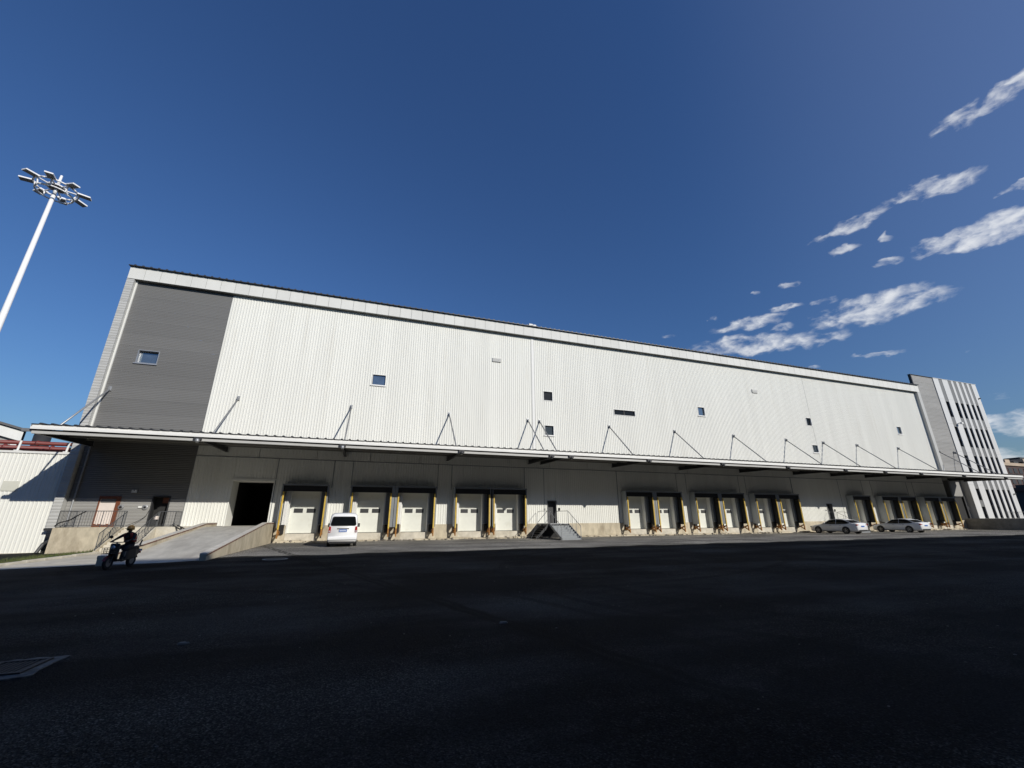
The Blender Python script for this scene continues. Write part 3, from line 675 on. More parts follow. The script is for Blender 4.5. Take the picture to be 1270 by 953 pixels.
for x in RODS:
    bm_ = MB()
    bm_.prism_x([(CY + .30, 6.18), (-0.04, 6.30), (-0.04, 6.33), (CY + .30, 6.21)], x - .09, x + .09)
    bm_.prism_x([(CY + .30, 6.34), (-0.04, 6.70), (-0.04, 6.73), (CY + .30, 6.36)], x - .09, x + .09)
    bm_.prism_x([(CY + .30, 6.21), (-0.04, 6.33), (-0.04, 6.70), (CY + .30, 6.34)], x - .008, x + .008)
    bm_.build('canopy_beam', 'dark_steel', can)
    rz = 10.40
    r = MB().tube((x, -0.03, rz), (x, -4.05, 6.66), 0.052, n=10).build('tie_rod', 'galvanised' if x < -10 else 'grey_steel', can, True)
    MB().box(x - .09, x + .09, -0.09, -0.02, rz - .16, rz + .16).box(x - .012, x + .012, -0.28, -0.09, rz - .22, rz + .08).build('wall_bracket', 'galvanised', r)
x = CX0 + 1.2
while x < CX1 - 1:
    MB().lathe([(0.0, 0.0), (0.055, 0.0), (0.06, 0.035), (0.03, 0.06), (0.03, 0.10)], (x, CY + .45, 6.25), 'z', 10).build('downlight', 'pole_white', can, True); x += 2.7
for x in (-9.9, -1.7, 6.4, 13.6, 15.3, 22.7, 30.7, 38.8, 46.9, 53.1, 59.2, 67.2, 75.9):
    fl = MB().lathe([(0.0, 0.0), (0.10, 0.0), (0.13, 0.08), (0.09, 0.2), (0.0, 0.22)], (x, CY - .02, 6.06), 'z', 12).build('floodlight', 'galvanised' if x < 0 else 'dark_steel', can, True)
    MB().box(x - .2, x + .2, CY - .04, CY + .09, 6.18, 6.36).build('light_bracket', 'dark_steel', fl)
    MB().lathe([(0.0, 0.0), (0.07, 0.0), (0.075, 0.012)], (x, CY - .02, 6.045), 'z', 12).build('lens', 'pole_white', fl)
MB().box(CX0 - 0.42, CX0 - .02, CY + .12, CY + .30, 6.26, 6.42).build('gutter_end', 'grey_steel', can)

# ------------------------------------------------------------------ ramp, platform, stairs at the left
RY0, RYC = -13.75, -3.3
ramp = thing('concrete_ramp', (-7.8, -7, 0), 'concrete vehicle ramp with low kerb walls leading to dark opening', 'ramp')
MB().prism_x([(RY0, gz(-8) + .01), (RY0, -.4), (0.9, -.4), (0.9, FLOOR - .012), (RYC, FLOOR - .012)], -9.35, -6.22).build('deck', 'ramp_concrete', ramp)
def parapet(x0, x1, yend):
    pts = [(RY0 - .05, -.4), (RY0 - .05, 0.22), (-2.75, 1.36), (yend, 1.36), (yend, -.4)]
    p = MB().prism_x(pts, x0, x1).build('parapet', 'concrete', ramp, bevel=0.012)
    MB().prism_x([(RY0 - .05, .222), (RY0 - .05, .262), (-2.75, 1.402), (yend, 1.402), (yend, 1.362), (-2.75, 1.362)], x0 - .008, x1 + .008).build('cap', 'cap_concrete', p)
    for xa, xb in ((x1 + .001, x1 + .007), (x0 - .007, x0 - .001)):
        MB().prism_x([(RY0 - .05, .155), (RY0 - .05, .218), (-2.75, 1.358), (yend, 1.358), (yend, 1.295), (-2.75, 1.295)], xa, xb).build('painted_edge', 'red_edge', p)
parapet(-6.215, -5.97, -0.1); parapet(-9.60, -9.355, -0.7)

plat = thing('entrance_platform', (-13.4, -1.1, -.2), 'raised concrete platform with steel railings and steps below grey doors', 'platform')
PY = -2.2
MB().box(-17.25, -13.92, PY, -0.01, -.6, FLOOR).build('platform_block', 'concrete', plat, bevel=0.015)
MB().box(-13.915, -9.61, PY, -0.01, -.6, FLOOR - .003).build('platform_block', 'pale_concrete', plat, bevel=0.015)
for i in range(7):
    y1 = PY - 0.30 * i; z1 = FLOOR - 0.005 - (i + 1) * 0.155
    if z1 > gz(-13): MB().box(-13.80, -12.30, y1 - 0.30, y1 - .002, -.5, z1).build('step', 'pale_concrete', plat)
MB().prism_x([(PY, 1.14), (PY, -.5), (-4.65, -.5), (-4.65, -.05)], -13.93, -13.805).build('stair_wall', 'concrete', plat)
MB().prism_x([(PY, 1.14), (PY, -.5), (-4.65, -.5), (-4.65, -.05)], -12.295, -12.17).build('stair_wall', 'pale_concrete', plat)
def railing(p0, p1, h, step, parent, mat='rail_grey', name='railing', r=0.022, bal=0.009, extra=True):
    p0 = Vector(p0); p1 = Vector(p1); up_ = Vector((0, 0, h)); mb = MB()
    mb.tube(p0 + up_, p1 + up_, r); mb.tube(p0 + Vector((0, 0, .10)), p1 + Vector((0, 0, .10)), r * .7)
    mb.tube(p0, p0 + up_, r); mb.tube(p1, p1 + up_, r)
    ln = (p1 - p0).length; n = max(2, int(ln / step))
    for i in range(1, n):
        q = p0.lerp(p1, i / n); big = i % 8 == 0
        mb.tube(q + Vector((0, 0, 0 if big else .10)), q + up_, r if big else bal, n=6)
    return mb.build(name, mat, parent)
railing((-17.15, PY + .06, FLOOR), (-13.9, PY + .06, FLOOR), 0.95, 0.13, plat)
railing((-17.15, PY + .06, FLOOR), (-17.15, -0.45, FLOOR), 0.95, 0.13, plat)
railing((-13.87, PY, FLOOR), (-13.87, -4.6, -0.04), 0.92, 0.14, plat)
railing((-12.23, PY, FLOOR), (-12.23, -4.6, -0.04), 0.92, 0.14, plat)
railing((-12.2, PY + .06, FLOOR), (-11.35, PY + .06, FLOOR), 0.93, 0.13, plat)
railing((-11.35, PY + .06, FLOOR), (-11.35, -1.2, FLOOR), 0.93, 0.13, plat)
MB().path([(-17.2, PY + .02, 1.25), (-17.0, PY - .02, 1.45), (-16.5, PY - .02, 1.62), (-16.2, PY, 1.9), (-15.9, PY, 2.1)], 0.03, 6).build('hose', 'black_plastic', plat)
MB().box(-12.32, -12.14, PY - .3, PY - .12, 1.62, 1.82).build('wrapped_post', 'pink_white_door', plat)
dr = thing('drain_pipe', (-18.3, -.5, -.3), 'short dark bent drain pipe by the platform corner', 'pipe')
MB().path([(-17.34, -2.0, 0.42), (-17.42, -2.25, 0.28), (-17.5, -2.45, -.2)], 0.09, 8).build('pipe_run', 'dark_steel', dr)
tp = thing('leaning_timber', (-10.9, -2.4, 1.1), 'pair of dark timbers leaning off platform beside ramp', 'timber')
MB().bar((-11.2, -1.9, 1.24), (-10.2, -2.9, 0.95), .06, .06).bar((-11.35, -2.0, 1.22), (-10.4, -3.0, 0.9), .06, .06).build('timber', 'dark_steel', tp)

# ------------------------------------------------------------------ steel stairs
def steel_stair(x0, x1, top_y, label, run):
    """landing at the personnel door, flight running out towards the yard"""
    t = thing('steel_stair', ((x0 + x1) / 2, top_y, 0), label, 'stairs', 'steel stairs up to the personnel doors')
    zt = FLOOR + .02
    MB().box(x0, x1, top_y, -0.06, zt - .06, zt).build('landing', 'galvanised', t)
    n = 7
    for i in range(n):
        f = (i + 0.5) / n; y = top_y - run * f; z = zt - zt * (i + 1) / (n + 1)
        MB().box(x0 + .04, x1 - .04, y - .17, y + .15, z - .03, z).build('tread', 'stair_plate', t)
        MB().box(x0 + .05, x1 - .05, y - .165, y - .155, z - .17, z - .032).build('riser', 'stair_plate', t)
    for x in (x0, x1):
        MB().bar((x, top_y, zt - .08), (x, top_y - run, 0.06), 0.05, 0.20).build('stringer', 'galvanised', t)
        MB().bar((x, top_y + .1, zt - .08), (x, -0.1, zt - .08), 0.05, 0.16).build('landing_beam', 'grey_steel', t)
        MB().path([(x, -0.15, zt), (x, -0.15, zt + .85), (x, -0.3, zt + 1.0), (x, top_y, zt + 1.0), (x, top_y - run, 1.02), (x, top_y - run, 0.0)], 0.022, 6).build('handrail', 'galvanised', t)
        for f in (0.0, 0.33, 0.66): MB().tube((x, top_y - run * f, zt * (1 - f)), (x, top_y - run * f, zt + 1.0 - (zt - .02) * f), 0.016, n=6).build('baluster', 'galvanised', t)
    return t
st1 = steel_stair(14.62, 16.3, -2.7, 'galvanised steel stair to the door beside the middle docks', 2.15)
# side flight down along the wall and black sheets standing in for the shade underneath
MB().bar((14.6, -2.6, 1.10), (13.45, -2.6, 0.05), 0.05, 0.18).build('side_stringer', 'dark_steel', st1)
MB().bar((14.6, -1.2, 1.10), (13.45, -1.2, 0.05), 0.05, 0.18).build('side_stringer', 'dark_steel', st1)
for i in range(6): MB().box(14.5 - .18 * i - .16, 14.5 - .18 * i + .06, -2.57, -1.23, 0.97 - .165 * i, 1.0 - .165 * i).build('side_tread', 'dark_steel', st1)
MB().path([(12.95, -2.6, 0.0), (13.65, -2.6, 1.35), (14.45, -2.6, 2.18), (14.62, -2.6, 2.19)], 0.022, 6).build('side_handrail', 'rail_grey', st1)
MB().prism_y([(13.5, .02), (14.62, 1.08), (16.25, 1.08), (16.25, .02)], -1.0, -0.96).build('shade_sheet', 'black_interior', st1)
MB().prism_y([(13.55, .02), (14.60, 1.04), (14.60, .02)], -1.18, -1.14).build('shade_sheet', 'black_interior', st1)
steel_stair(51.0, 52.4, -1.0, 'galvanised steel stair half hidden behind the nearer white sedan', 2.2)

# rubble along the foot of the plinth
rb = MB()
ico = [(0, 0, 1), (.9, 0, .4), (.28, .85, .4), (-.72, .53, .4), (-.72, -.53, .4), (.28, -.85, .4), (.9, .2, -.4), (-.1, .9, -.4), (-.9, 0, -.4), (0, -.9, -.4)]
icf = [(0, 1, 2), (0, 2, 3), (0, 3, 4), (0, 4, 5), (0, 5, 1), (1, 6, 2), (2, 6, 7), (2, 7, 3), (3, 7, 8), (3, 8, 4), (4, 8, 9), (4, 9, 5), (5, 9, 6), (5, 6, 1)]
for i in range(1500):
    x = random.uniform(-5.6, 76.5); y = -0.12 - abs(random.gauss(0, 0.22)); s = random.uniform(.02, .085) * (1.7 if random.random() < .12 else 1)
    if abs(x - 15.6) < 2.2 or abs(x - 52) < 2: continue
    a = random.uniform(0, 6.28); q = random.uniform(.6, 1.5)
    rb.add([(x + s * (px * q * math.cos(a) - py * math.sin(a)), y + s * (px * q * math.sin(a) + py * math.cos(a)), max(0.004, s * .5 + s * pz * .8)) for px, py, pz in ico], icf)
tag(rb.build('rubble', 'rubble_stone'), 'loose broken stones and dirt along the foot of the dock wall', 'rubble', kind='stuff')
x = -5.6; kb = None; i = 0
bk = thing('broken_kerb', (35, -.6, 0), 'broken low concrete kerb strip along the foot of the docks', 'kerb')
while x < 76:
    w = random.uniform(1.2, 2.6)
    if not (13.3 < x + w / 2 < 18) and not (50 < x + w / 2 < 54) and random.random() < .9:
        h = random.uniform(.05, .13); MB().prism_x([(-.42 - random.uniform(0, .15), .0), (-.40, h), (-.10, h + .04), (-.07, 0)], x, x + w - random.uniform(.03, .3)).build('kerb_stone', 'concrete', bk)
    x += w

# ------------------------------------------------------------------ office block at the right
of = thing('office_block', (83, 6, 0), 'pale office tower with tall dark slit windows joined to the warehouse end', 'office building')
OTOP = 21.85
z = 6.78
while z < OTOP - .05:
    ze = min(z + 1.0, OTOP); MB().ribs_h(75.36, 80.36, z + .004, ze - .004, y=0.04, period=0.2).build('grey_panel', 'pale_grey_cladding', of); z = ze
MB().box(75.3, 80.4, 0.07, 0.27, 18.0, OTOP - .01).box(75.30, 80.4, 0.4, 14, 6.8, 18.0).build('stair_core', 'pale_grey_cladding', of)
MB().box(75.08, 80.5, -0.08, 0.32, OTOP, OTOP + .05).build('coping', 'dark_steel', of)
MB().box(75.12, 75.30, -0.06, 0.28, 19.2, OTOP - .01).build('core_side', 'dark_steel', of)  # side coloured dark, its shade put into the colour
MB().box(75.36, 80.4, 0.70, 0.8, FLOOR, 6.78).build('recess_wall', 'pale_grey_cladding', of)
MB().box(75.36, 75.7, -0.3, 0.69, FLOOR, 6.4).build('recess_pier', 'grey_cladding', of)
MB().box(75.3, 80.4, 0.05, 0.72, 6.70, 6.77).build('recess_head', 'soffit', of)
rd = MB().box(77.0, 77.15, 0.55, 0.69, FLOOR, 4.35).box(79.4, 79.7, 0.45, 0.69, FLOOR, 4.35).box(77.15, 79.4, 0.55, 0.69, 4.2, 4.35).build('service_door', 'dark_steel', of)
MB().box(77.15, 79.4, 0.64, 0.68, FLOOR, 4.2).build('door_leaf', 'black_interior', rd)
COLS = [(81.75, 82.65), (84.08, 84.92), (85.48, 86.25), (86.9, 87.65), (88.24, 88.98), (89.55, 90.25)]
ROWS = [(15.86, 18.25), (11.40, 14.36), (7.0, 10.11), (1.42, 5.33)]
e = [80.45] + [q for c in COLS for q in c] + [91.4]
for i in range(0, len(e), 2):
    x0, x1 = e[i], e[i + 1]; zb = 0.0
    for zt in (5.9, 10.6, 14.8, 18.6, OTOP):
        MB().box(x0 + .004, x1 - .004, -0.06, 0.25, zb + .012, zt).build('wall_panel', 'office_white', of); zb = zt
for ci, (x0, x1) in enumerate(COLS):
    zb = 0.0
    rows = list(ROWS)[::-1]
    if ci == 0: rows = [(1.40, 2.95), (3.82, 5.40)] + rows[1:]
    for z0, z1 in rows:
        MB().box(x0, x1, -0.035, 0.2, zb, z0).build('spandrel', 'office_grey', of)
        f = MB().box(x0, x0 + .05, 0.06, 0.22, z0, z1).box(x1 - .05, x1, 0.06, 0.22, z0, z1).box(x0 + .05, x1 - .05, 0.06, 0.22, z0, z0 + .05).box(x0 + .05, x1 - .05, 0.06, .22, z1 - .05, z1)
        if z1 - z0 > 2: f.box(x0 + .05, x1 - .05, 0.10, .18, z0 + (z1 - z0) * .42, z0 + (z1 - z0) * .42 + .05)
        fo = f.build('window', 'dark_steel', of)
        MB().box(x0 + .05, x1 - .05, 0.16, 0.20, z0 + .05, z1 - .05).build('pane', 'office_glass', fo)
        zb = z1
    MB().box(x0, x1, -0.035, 0.2, zb, OTOP).build('spandrel', 'office_grey', of)
MB().box(80.45, 91.4, 0.26, 14, 0, OTOP - .01).build('core', 'office_white', of)
MB().box(80.42, 80.447, -0.05, 0.70, FLOOR, 6.75).build('return_panel', 'office_white', of)
MB().box(80.40, 91.45, -0.10, 14.05, OTOP + .0, OTOP + .05).build('coping', 'fascia_panel', of)
cmo = MB().box(82.9, 83.02, -0.45, -0.06, 14.85, 14.95).build('security_camera', 'white_trim', of)
MB().box(82.75, 83.15, -0.62, -0.40, 14.75, 14.98).build('camera_housing', 'white_trim', cmo)
MB().box(90.9, 91.05, -0.3, -0.06, 19.4, 19.55).build('wall_light', 'dark_steel', of)
MB().box(90.9, 91.05, -0.3, -0.06, 4.7, 4.85).build('wall_light', 'dark_steel', of)
# forecourt terrace in front of the office
ter = thing('office_terrace', (84, -4, 0), 'raised concrete terrace wall in shade in front of the office tower', 'terrace')
MB().box(77.0, 77.25, -9.0, -0.02, -.2, 1.40).build('parapet', 'grey_concrete', ter, bevel=.015)
MB().box(77.25, 100, -9.0, -0.08, -.2, FLOOR).build('terrace_block', 'grey_concrete', ter)
MB().box(77.25, 100, -9.0, -8.75, FLOOR + .002, 1.40).build('parapet', 'grey_concrete', ter)
railing((83.3, -1.6, FLOOR), (85.6, -1.6, FLOOR), 1.05, 0.3, ter); railing((86.4, -1.6, FLOOR), (88.5, -1.6, FLOOR), 1.05, 0.3, ter)
bn = thing('wall_notice', (81.1, -.3, 2.6), 'small pink notice board on white return wall', 'notice')
MB().box(79.95, 80.35, 0.62, 0.66, 2.55, 3.0).build('notice_face', 'pink_white_door', bn)

# ------------------------------------------------------------------ annex at the left with pipe run
an = thing('annex_shed', (-30, 5, 0), 'low white ribbed annex wall left of the grey warehouse end', 'shed')
x = -46.0
while x < -18.7:
    xe = min(x + 1.0, -18.62); MB().ribs_v(x + .0005, xe - .0005, -.6, 5.72, y=0.02).build('wall_sheet', 'white_cladding', an); x = xe
MB().box(-46, -18.62, -0.05, 0.1, 5.722, 5.86).build('cap_trim', 'fascia_panel', an)
MB().box(-46, -18.62, 0.11, 24, 5.70, 5.78).build('roof', 'soffit', an)
MB().box(-46, -18.62, -0.03, 0.3, -.7, -.30).build('plinth', 'pale_concrete', an)
MB().box(-21.5, -20.7, -0.03, -0.012, 3.35, 3.95).build('hatch', 'hatch_cream', an)
def pipe(y, z, r, lab, x1=-17.9, name='red_pipe'):
    p = thing(name, (-30, y, z), lab, 'pipe')
    MB().tube((-60, y, z), (x1, y, z), r, n=12).build('pipe_run', 'red_pipe', p, True)
    for x in (-23.6, -21.1, -19.2):
        MB().tube((x, y, z), (x + .12, y, z), r * 1.35, n=12).build('flange', 'red_pipe', p, True)
pipe(0.9, 6.50, 0.13, 'thick upper red pipe running above the white annex wall')
pipe(1.7, 6.15, 0.10, 'thinner lower red pipe close above the annex roof edge')
pipe(2.4, 6.35, 0.16, 'dark red pipe behind the other two above annex roof')
for i, (x, lab) in enumerate(((-21.85, 'white pipe support post at the left edge above annex'), (-19.35, 'white pipe support post nearest the canopy tip'))):
    p = thing('pipe_support', (x, .9, 5.8), lab, 'support')
    MB().tube((x, .75, 5.84), (x + .04, .75, 6.62), .06).build('post', 'white_trim', p); MB().box(x - .1, x + .14, .6, 2.6, 5.92, 5.99).build('arm', 'white_trim', p)
fb = thing('distant_shed', (0, 0, 0), 'grey shed with white sloping fascia far left behind annex', 'building')
MB().box(-40, -1.0, 0.6, 20, 0, 15.3).build('wall', 'pale_grey_cladding', fb)
MB().prism_y([(-40, 27.1), (-40, 25.4), (0, 14.7), (0, 16.4)], 0, 20).build('fascia', 'fascia_panel', fb)
MB().prism_y([(-40.2, 27.5), (-40.2, 27.12), (0.3, 16.42), (0.3, 16.8)], -.4, 20).build('roof', 'dark_roof', fb)
MB().box(-1.0, -0.3, 0.2, 0.59, 0, 14.7).build('corner_column', 'white_trim', fb)
MB().box(-4.3, -3.3, 0.5, 0.58, 14.0, 15.2).build('window', 'window_black', fb)
fb.location = (-57.6, 60, 0); fb.rotation_euler.z = R(31)
tk = thing('dark_stack', (-36.2, 25, 0), 'dark upright stack behind the red pipes below the canopy tip', 'stack')
MB().tube((-34.75, 25, 0), (-34.75, 25, 10.6), 0.72, 0.72, 14).build('shaft', 'dark_steel', tk, True)
MB().tube((-34.75, 25, 10.6), (-34.75, 25, 11.1), 0.72, 0.60, 14).build('cap', 'dark_steel', tk, True)

# far buildings at the right edge
def far_block(name, x0, x1, y0, y1, h, wall, top, label, floors, cols_):
    t = thing(name, ((x0 + x1) / 2, y0, 0), label, 'building', 'far buildings at the right edge')
    MB().box(x0, x1, y0, y1, 0, h).build('wall', wall, t)
    MB().box(x0 - .5, x1 + .5, y0 - .5, y1 + .5, h, h + 1.2).build('roof', top, t)
    for i in range(floors):
        for j in range(cols_):
            xa = x0 + (x1 - x0) * (j + .2) / cols_; z0 = h * (i + .3) / floors
            f = MB().box(xa, xa + (x1 - x0) / cols_ * .6, y0 - .12, y0 - .02, z0, z0 + h / floors * .5).build('window', 'far_dark', t)
    for j in range(3):
        xa = x0 + (x1 - x0) * (j * .33 + .05); MB().box(xa, xa + (x1 - x0) * .18, y0 + 1, y0 + 6, h + 1.2, h + 2.2 + .6 * (j % 2)).build('roof_box', top if j % 2 else 'far_dark', t)
    return t
far_block('brick_building', 243, 262, 60, 90, 21.5, 'far_wall', 'far_tan', 'dark red building with tan rooftop just right of the tower', 5, 5)
far_block('brick_building', 266, 300, 62, 92, 24, 'far_grey', 'far_tan', 'paler far building at the extreme right edge', 5, 6)
far_block('brick_building', 205, 240, 38, 58, 9.5, 'far_dark', 'far_wall', 'low dark far building beside the tower foot', 3, 6)

# the building behind the viewer that shades the yard
nb = thing('neighbouring_warehouse', (20, -60, 0), 'long warehouse behind the viewer whose shadow covers the yard', 'warehouse')
MB().box(-170, 240, -95, -50, 0, 22.14).build('wall', 'grey_cladding', nb)
MB().box(-170.2, 240.2, -95.2, -49.95, 22.142, 22.2).build('roof', 'dark_roof', nb)

# ------------------------------------------------------------------ high mast light
mx_, my_, mz_ = -23.9, -1.12, 25.0
ms = thing('high_mast_light', (mx_, my_, gz(mx_)), 'tall white mast with a ring of floodlights against the sky', 'mast light')
MB().tube((mx_, my_, -.5), (mx_, my_, mz_ - .45), 0.24, 0.115, 16).build('pole', 'pole_white', ms, True)
MB().tube((mx_, my_, mz_ - .45), (mx_, my_, mz_ + .1), 0.10, n=12).tube((mx_, my_, mz_ + .35), (mx_, my_, mz_ + 1.25), 0.10, 0.07, 12).build('pole_tip', 'pole_white', ms, True)
def ring(r, z, t, name, mat='pole_white', n=28):
    mb = MB(); pts = [(mx_ + r * math.cos(2 * math.pi * i / n), my_ + r * math.sin(2 * math.pi * i / n), z) for i in range(n + 1)]
    mb.path(pts, t, 8); return mb.build(name, mat, ms, True)
ring(1.18, mz_ + .05, 0.06, 'upper_ring'); ring(1.0, mz_ - .42, 0.055, 'lower_ring'); ring(0.5, mz_ + .12, .07, 'inner_ring')
MB().lathe([(0.0, .28), (0.34, .26), (0.42, .14), (0.40, .02), (0.0, .0)], (mx_, my_, mz_), 'z', 16).build('winch_head', 'dark_steel', ms, True)
for i in range(8):
    a = 2 * math.pi * (i + .35) / 8; ca, sa = math.cos(a), math.sin(a)
    P = lambda r, z, t=0: (mx_ + r * ca - t * sa, my_ + r * sa + t * ca, mz_ + z)
    MB().path([P(.3, .1), P(1.25, .05)], 0.05).path([P(1.0, -.42), P(1.12, .05)], .045).build('arm', 'pole_white', ms)
    mb = MB(); q = [P(1.12, .04, -.23), P(1.88, -.02, -.23), P(1.88, -.02, .23), P(1.12, .04, .23)]
    w = Vector((0, 0, .11)); q = [Vector(p) for p in q]
    mb.add(q + [p + w for p in q], [(3, 2, 1, 0), (4, 5, 6, 7), (0, 1, 5, 4), (1, 2, 6, 5), (2, 3, 7, 6), (3, 0, 4, 7)])
    fl = mb.build('floodlight', 'pole_white', ms, bevel=.015)
    q2 = [p.lerp(sum(q, Vector()) / 4, .1) - Vector((0, 0, .006)) for p in q]
    MB().add(q2 + [p + Vector((0, 0, .004)) for p in q2], [(3, 2, 1, 0), (0, 1, 5, 4), (1, 2, 6, 5), (2, 3, 7, 6), (3, 0, 4, 7)]).build('lens', 'lamp_glass', fl)

# ------------------------------------------------------------------ vehicles
def loft(mb, secs, close_ends=True):
    n = len(secs[0]); vs = [p for s_ in secs for p in s_]; fs = []
    for k in range(len(secs) - 1):
        for i in range(n):
            j = (i + 1) % n; fs.append((k * n + i, k * n + j, (k + 1) * n + j, (k + 1) * n + i))
    if close_ends: fs += [tuple(range(n - 1, -1, -1)), tuple((len(secs) - 1) * n + i for i in range(n))]
    mb.add(vs, fs); return mb
def wheel(parent, x, y, r, w, s):
    ty = MB().lathe([(r * .66, -w / 2), (r * .93, -w / 2), (r, -w * .32), (r, w * .32), (r * .93, w / 2), (r * .66, w / 2), (r * .66, -w / 2)], (x, y, r), 'x', 22).build('wheel', 'tyre', parent, True)
    xo = x + s * w * .40
    rim = MB().lathe([(0.0, xo - x), (r * .66, xo - x - s * .01), (r * .67, 0)], (x, y, r), 'x', 20).build('rim', 'black_plastic', ty)
    sp = MB()
    for i in range(5):
        a = 2 * math.pi * i / 5 + .3
        sp.bar((xo + s * .012, y, r), (xo + s * .012, y + math.cos(a) * r * .62, r + math.sin(a) * r * .62), .05, .02, (1, 0, 0))
    sp.lathe([(r * .58, xo - x + s * .004), (r * .66, xo - x + s * .016), (r * .69, xo - x + s * .002)], (x, y, r), 'x', 20)
    sp.build('spokes', 'alloy', ty)
def sedan(label, grp):
    t = thing('parked_car', (0, 0, 0), label, 'car', grp)
    W = 0.91
    def sec(y, w, zb, zs, zt):      # lower body section: sill, flank, shoulder, deck
        h = [(w * .86, zb), (w * .97, zb + .10), (w, zb + .24), (w * .985, zs - .14), (w * .95, zs - .02), (w * .82, zt), (w * .4, zt + .018)]
        return [(x, y, z) for x, z in h] + [(-x, y, z) for x, z in h[::-1]]
    S = [(2.40, .50, .34, .52, .56), (2.36, .68, .24, .60, .66), (2.22, .80, .20, .68, .73), (1.95, .88, .19, .74, .79), (1.5, W, .18, .80, .86), (0.95, W, .18, .85, .94), (0.2, W, .18, .88, .95),
         (-0.7, W, .18, .91, .97), (-1.4, W, .18, .94, 1.0), (-1.85, .90, .20, .97, 1.045), (-2.2, .87, .24, .96, 1.055), (-2.36, .82, .30, .92, 1.04), (-2.42, .74, .40, .80, .96)]
    body = loft(MB(), [sec(*q) for q in S]).build('body', 'car_white', t, True)
    def gs(y, w0, z0, w1, z1):
        return [(w0, y, z0), (w0 * .5 + w1 * .5 + .02, y, (z0 + z1) / 2), (w1, y, z1), (w1 * .5, y, z1 + .012), (-w1 * .5, y, z1 + .012), (-w1, y, z1), (-(w0 * .5 + w1 * .5 + .02), y, (z0 + z1) / 2), (-w0, y, z0)]
    G = [(1.02, .70, .90, .66, .925), (0.62, .80, .93, .66, 1.14), (0.16, .84, .93, .62, 1.36), (-.30, .85, .93, .61, 1.42), (-.9, .85, .94, .60, 1.41), (-1.35, .83, .95, .60, 1.31), (-1.75, .76, .98, .60, 1.13), (-2.02, .68, 1.0, .62, 1.055)]
    loft(MB(), [gs(*q) for q in G]).build('window_glass', 'car_glass', t, True)
    # roof skin and pillars, just proud of the glass
    def rs(y, w1, z1): return [(w1 + .035, y, z1 - .055), (w1 + .012, y, z1 + .006), (w1 * .5, y, z1 + .03), (-w1 * .5, y, z1 + .03), (-w1 - .012, y, z1 + .006), (-w1 - .035, y, z1 - .055), (-w1, y, z1 - .03), (w1, y, z1 - .03)]
    loft(MB(), [rs(0.20, .615, 1.345), rs(-.1, .615, 1.40), rs(-.35, .61, 1.422), rs(-.9, .60, 1.41), rs(-1.3, .60, 1.325)]).build('roof', 'car_white', t, True)
    pl = MB()
    for s in (-1, 1):
        pl.bar((s * .735, 1.0, .92), (s * .645, .18, 1.36), .05, .05); pl.bar((s * .655, -1.28, 1.32), (s * .80, -1.95, 1.0), .11, .04, (s, 0, .4))
        pl.bar((s * .875, -.45, .93), (s * .66, -.42, 1.38), .02, .06)
    pl.build('pillar', 'car_white', t)
    for s in (-1, 1):
        for y in (1.42, -1.33): 
            wheel(t, s * .83, y, .325, .22, s)
            MB().lathe([(0.0, 0), (.37, 0), (.38, -s * .03)], (s * .925, y, .34), 'x', 22).build('wheel_arch', 'black_plastic', t)
        MB().box(min(s * .50, s * .80), max(s * .50, s * .80), 2.16, 2.33, .60, .70).build('headlight', 'head_glass', t, bevel=.02)
        MB().box(min(s * .46, s * .84), max(s * .46, s * .84), -2.42, -2.26, .80, .93).build('tail_light', 'tail_red', t, bevel=.03)
        MB().box(min(s * .88, s * 1.02), max(s * .88, s * 1.02), .58, .74, .96, 1.08).build('mirror', 'car_white', t, bevel=.03)
        for y in (.1, -.85): MB().box(min(s * .88, s * .925), max(s * .88, s * .925), y - .09, y + .09, .80, .83).build('door_handle', 'alloy', t)
        MB().box(min(s * .86, s * .91), max(s * .86, s * .91), -1.0, 1.1, .19, .24).build('sill_trim', 'black_plastic', t)
    MB().box(-.24, .24, -2.445, -2.40, .66, .78).build('number_plate', 'plate_blue', t)
    MB().box(-.62, .62, -2.43, -2.25, .26, .40).build('rear_bumper', 'black_plastic', t, bevel=.03)
    MB().box(-.5, .5, 2.30, 2.42, .30, .46).build('grille', 'black_plastic', t, bevel=.02)
    return t
c1 = sedan('white sedan parked nearer, in front of the second steel stair', 'white sedans parked nose to the docks')
c2 = copy_tree(c1); c2['label'] = 'white sedan parked farther right, in front of the last docks'
c1.location = (47.35, -3.27, 0.005); c1.rotation_euler.z = R(2)
c2.location = (56.85, -3.6, 0.005); c2.rotation_euler.z = R(-1)

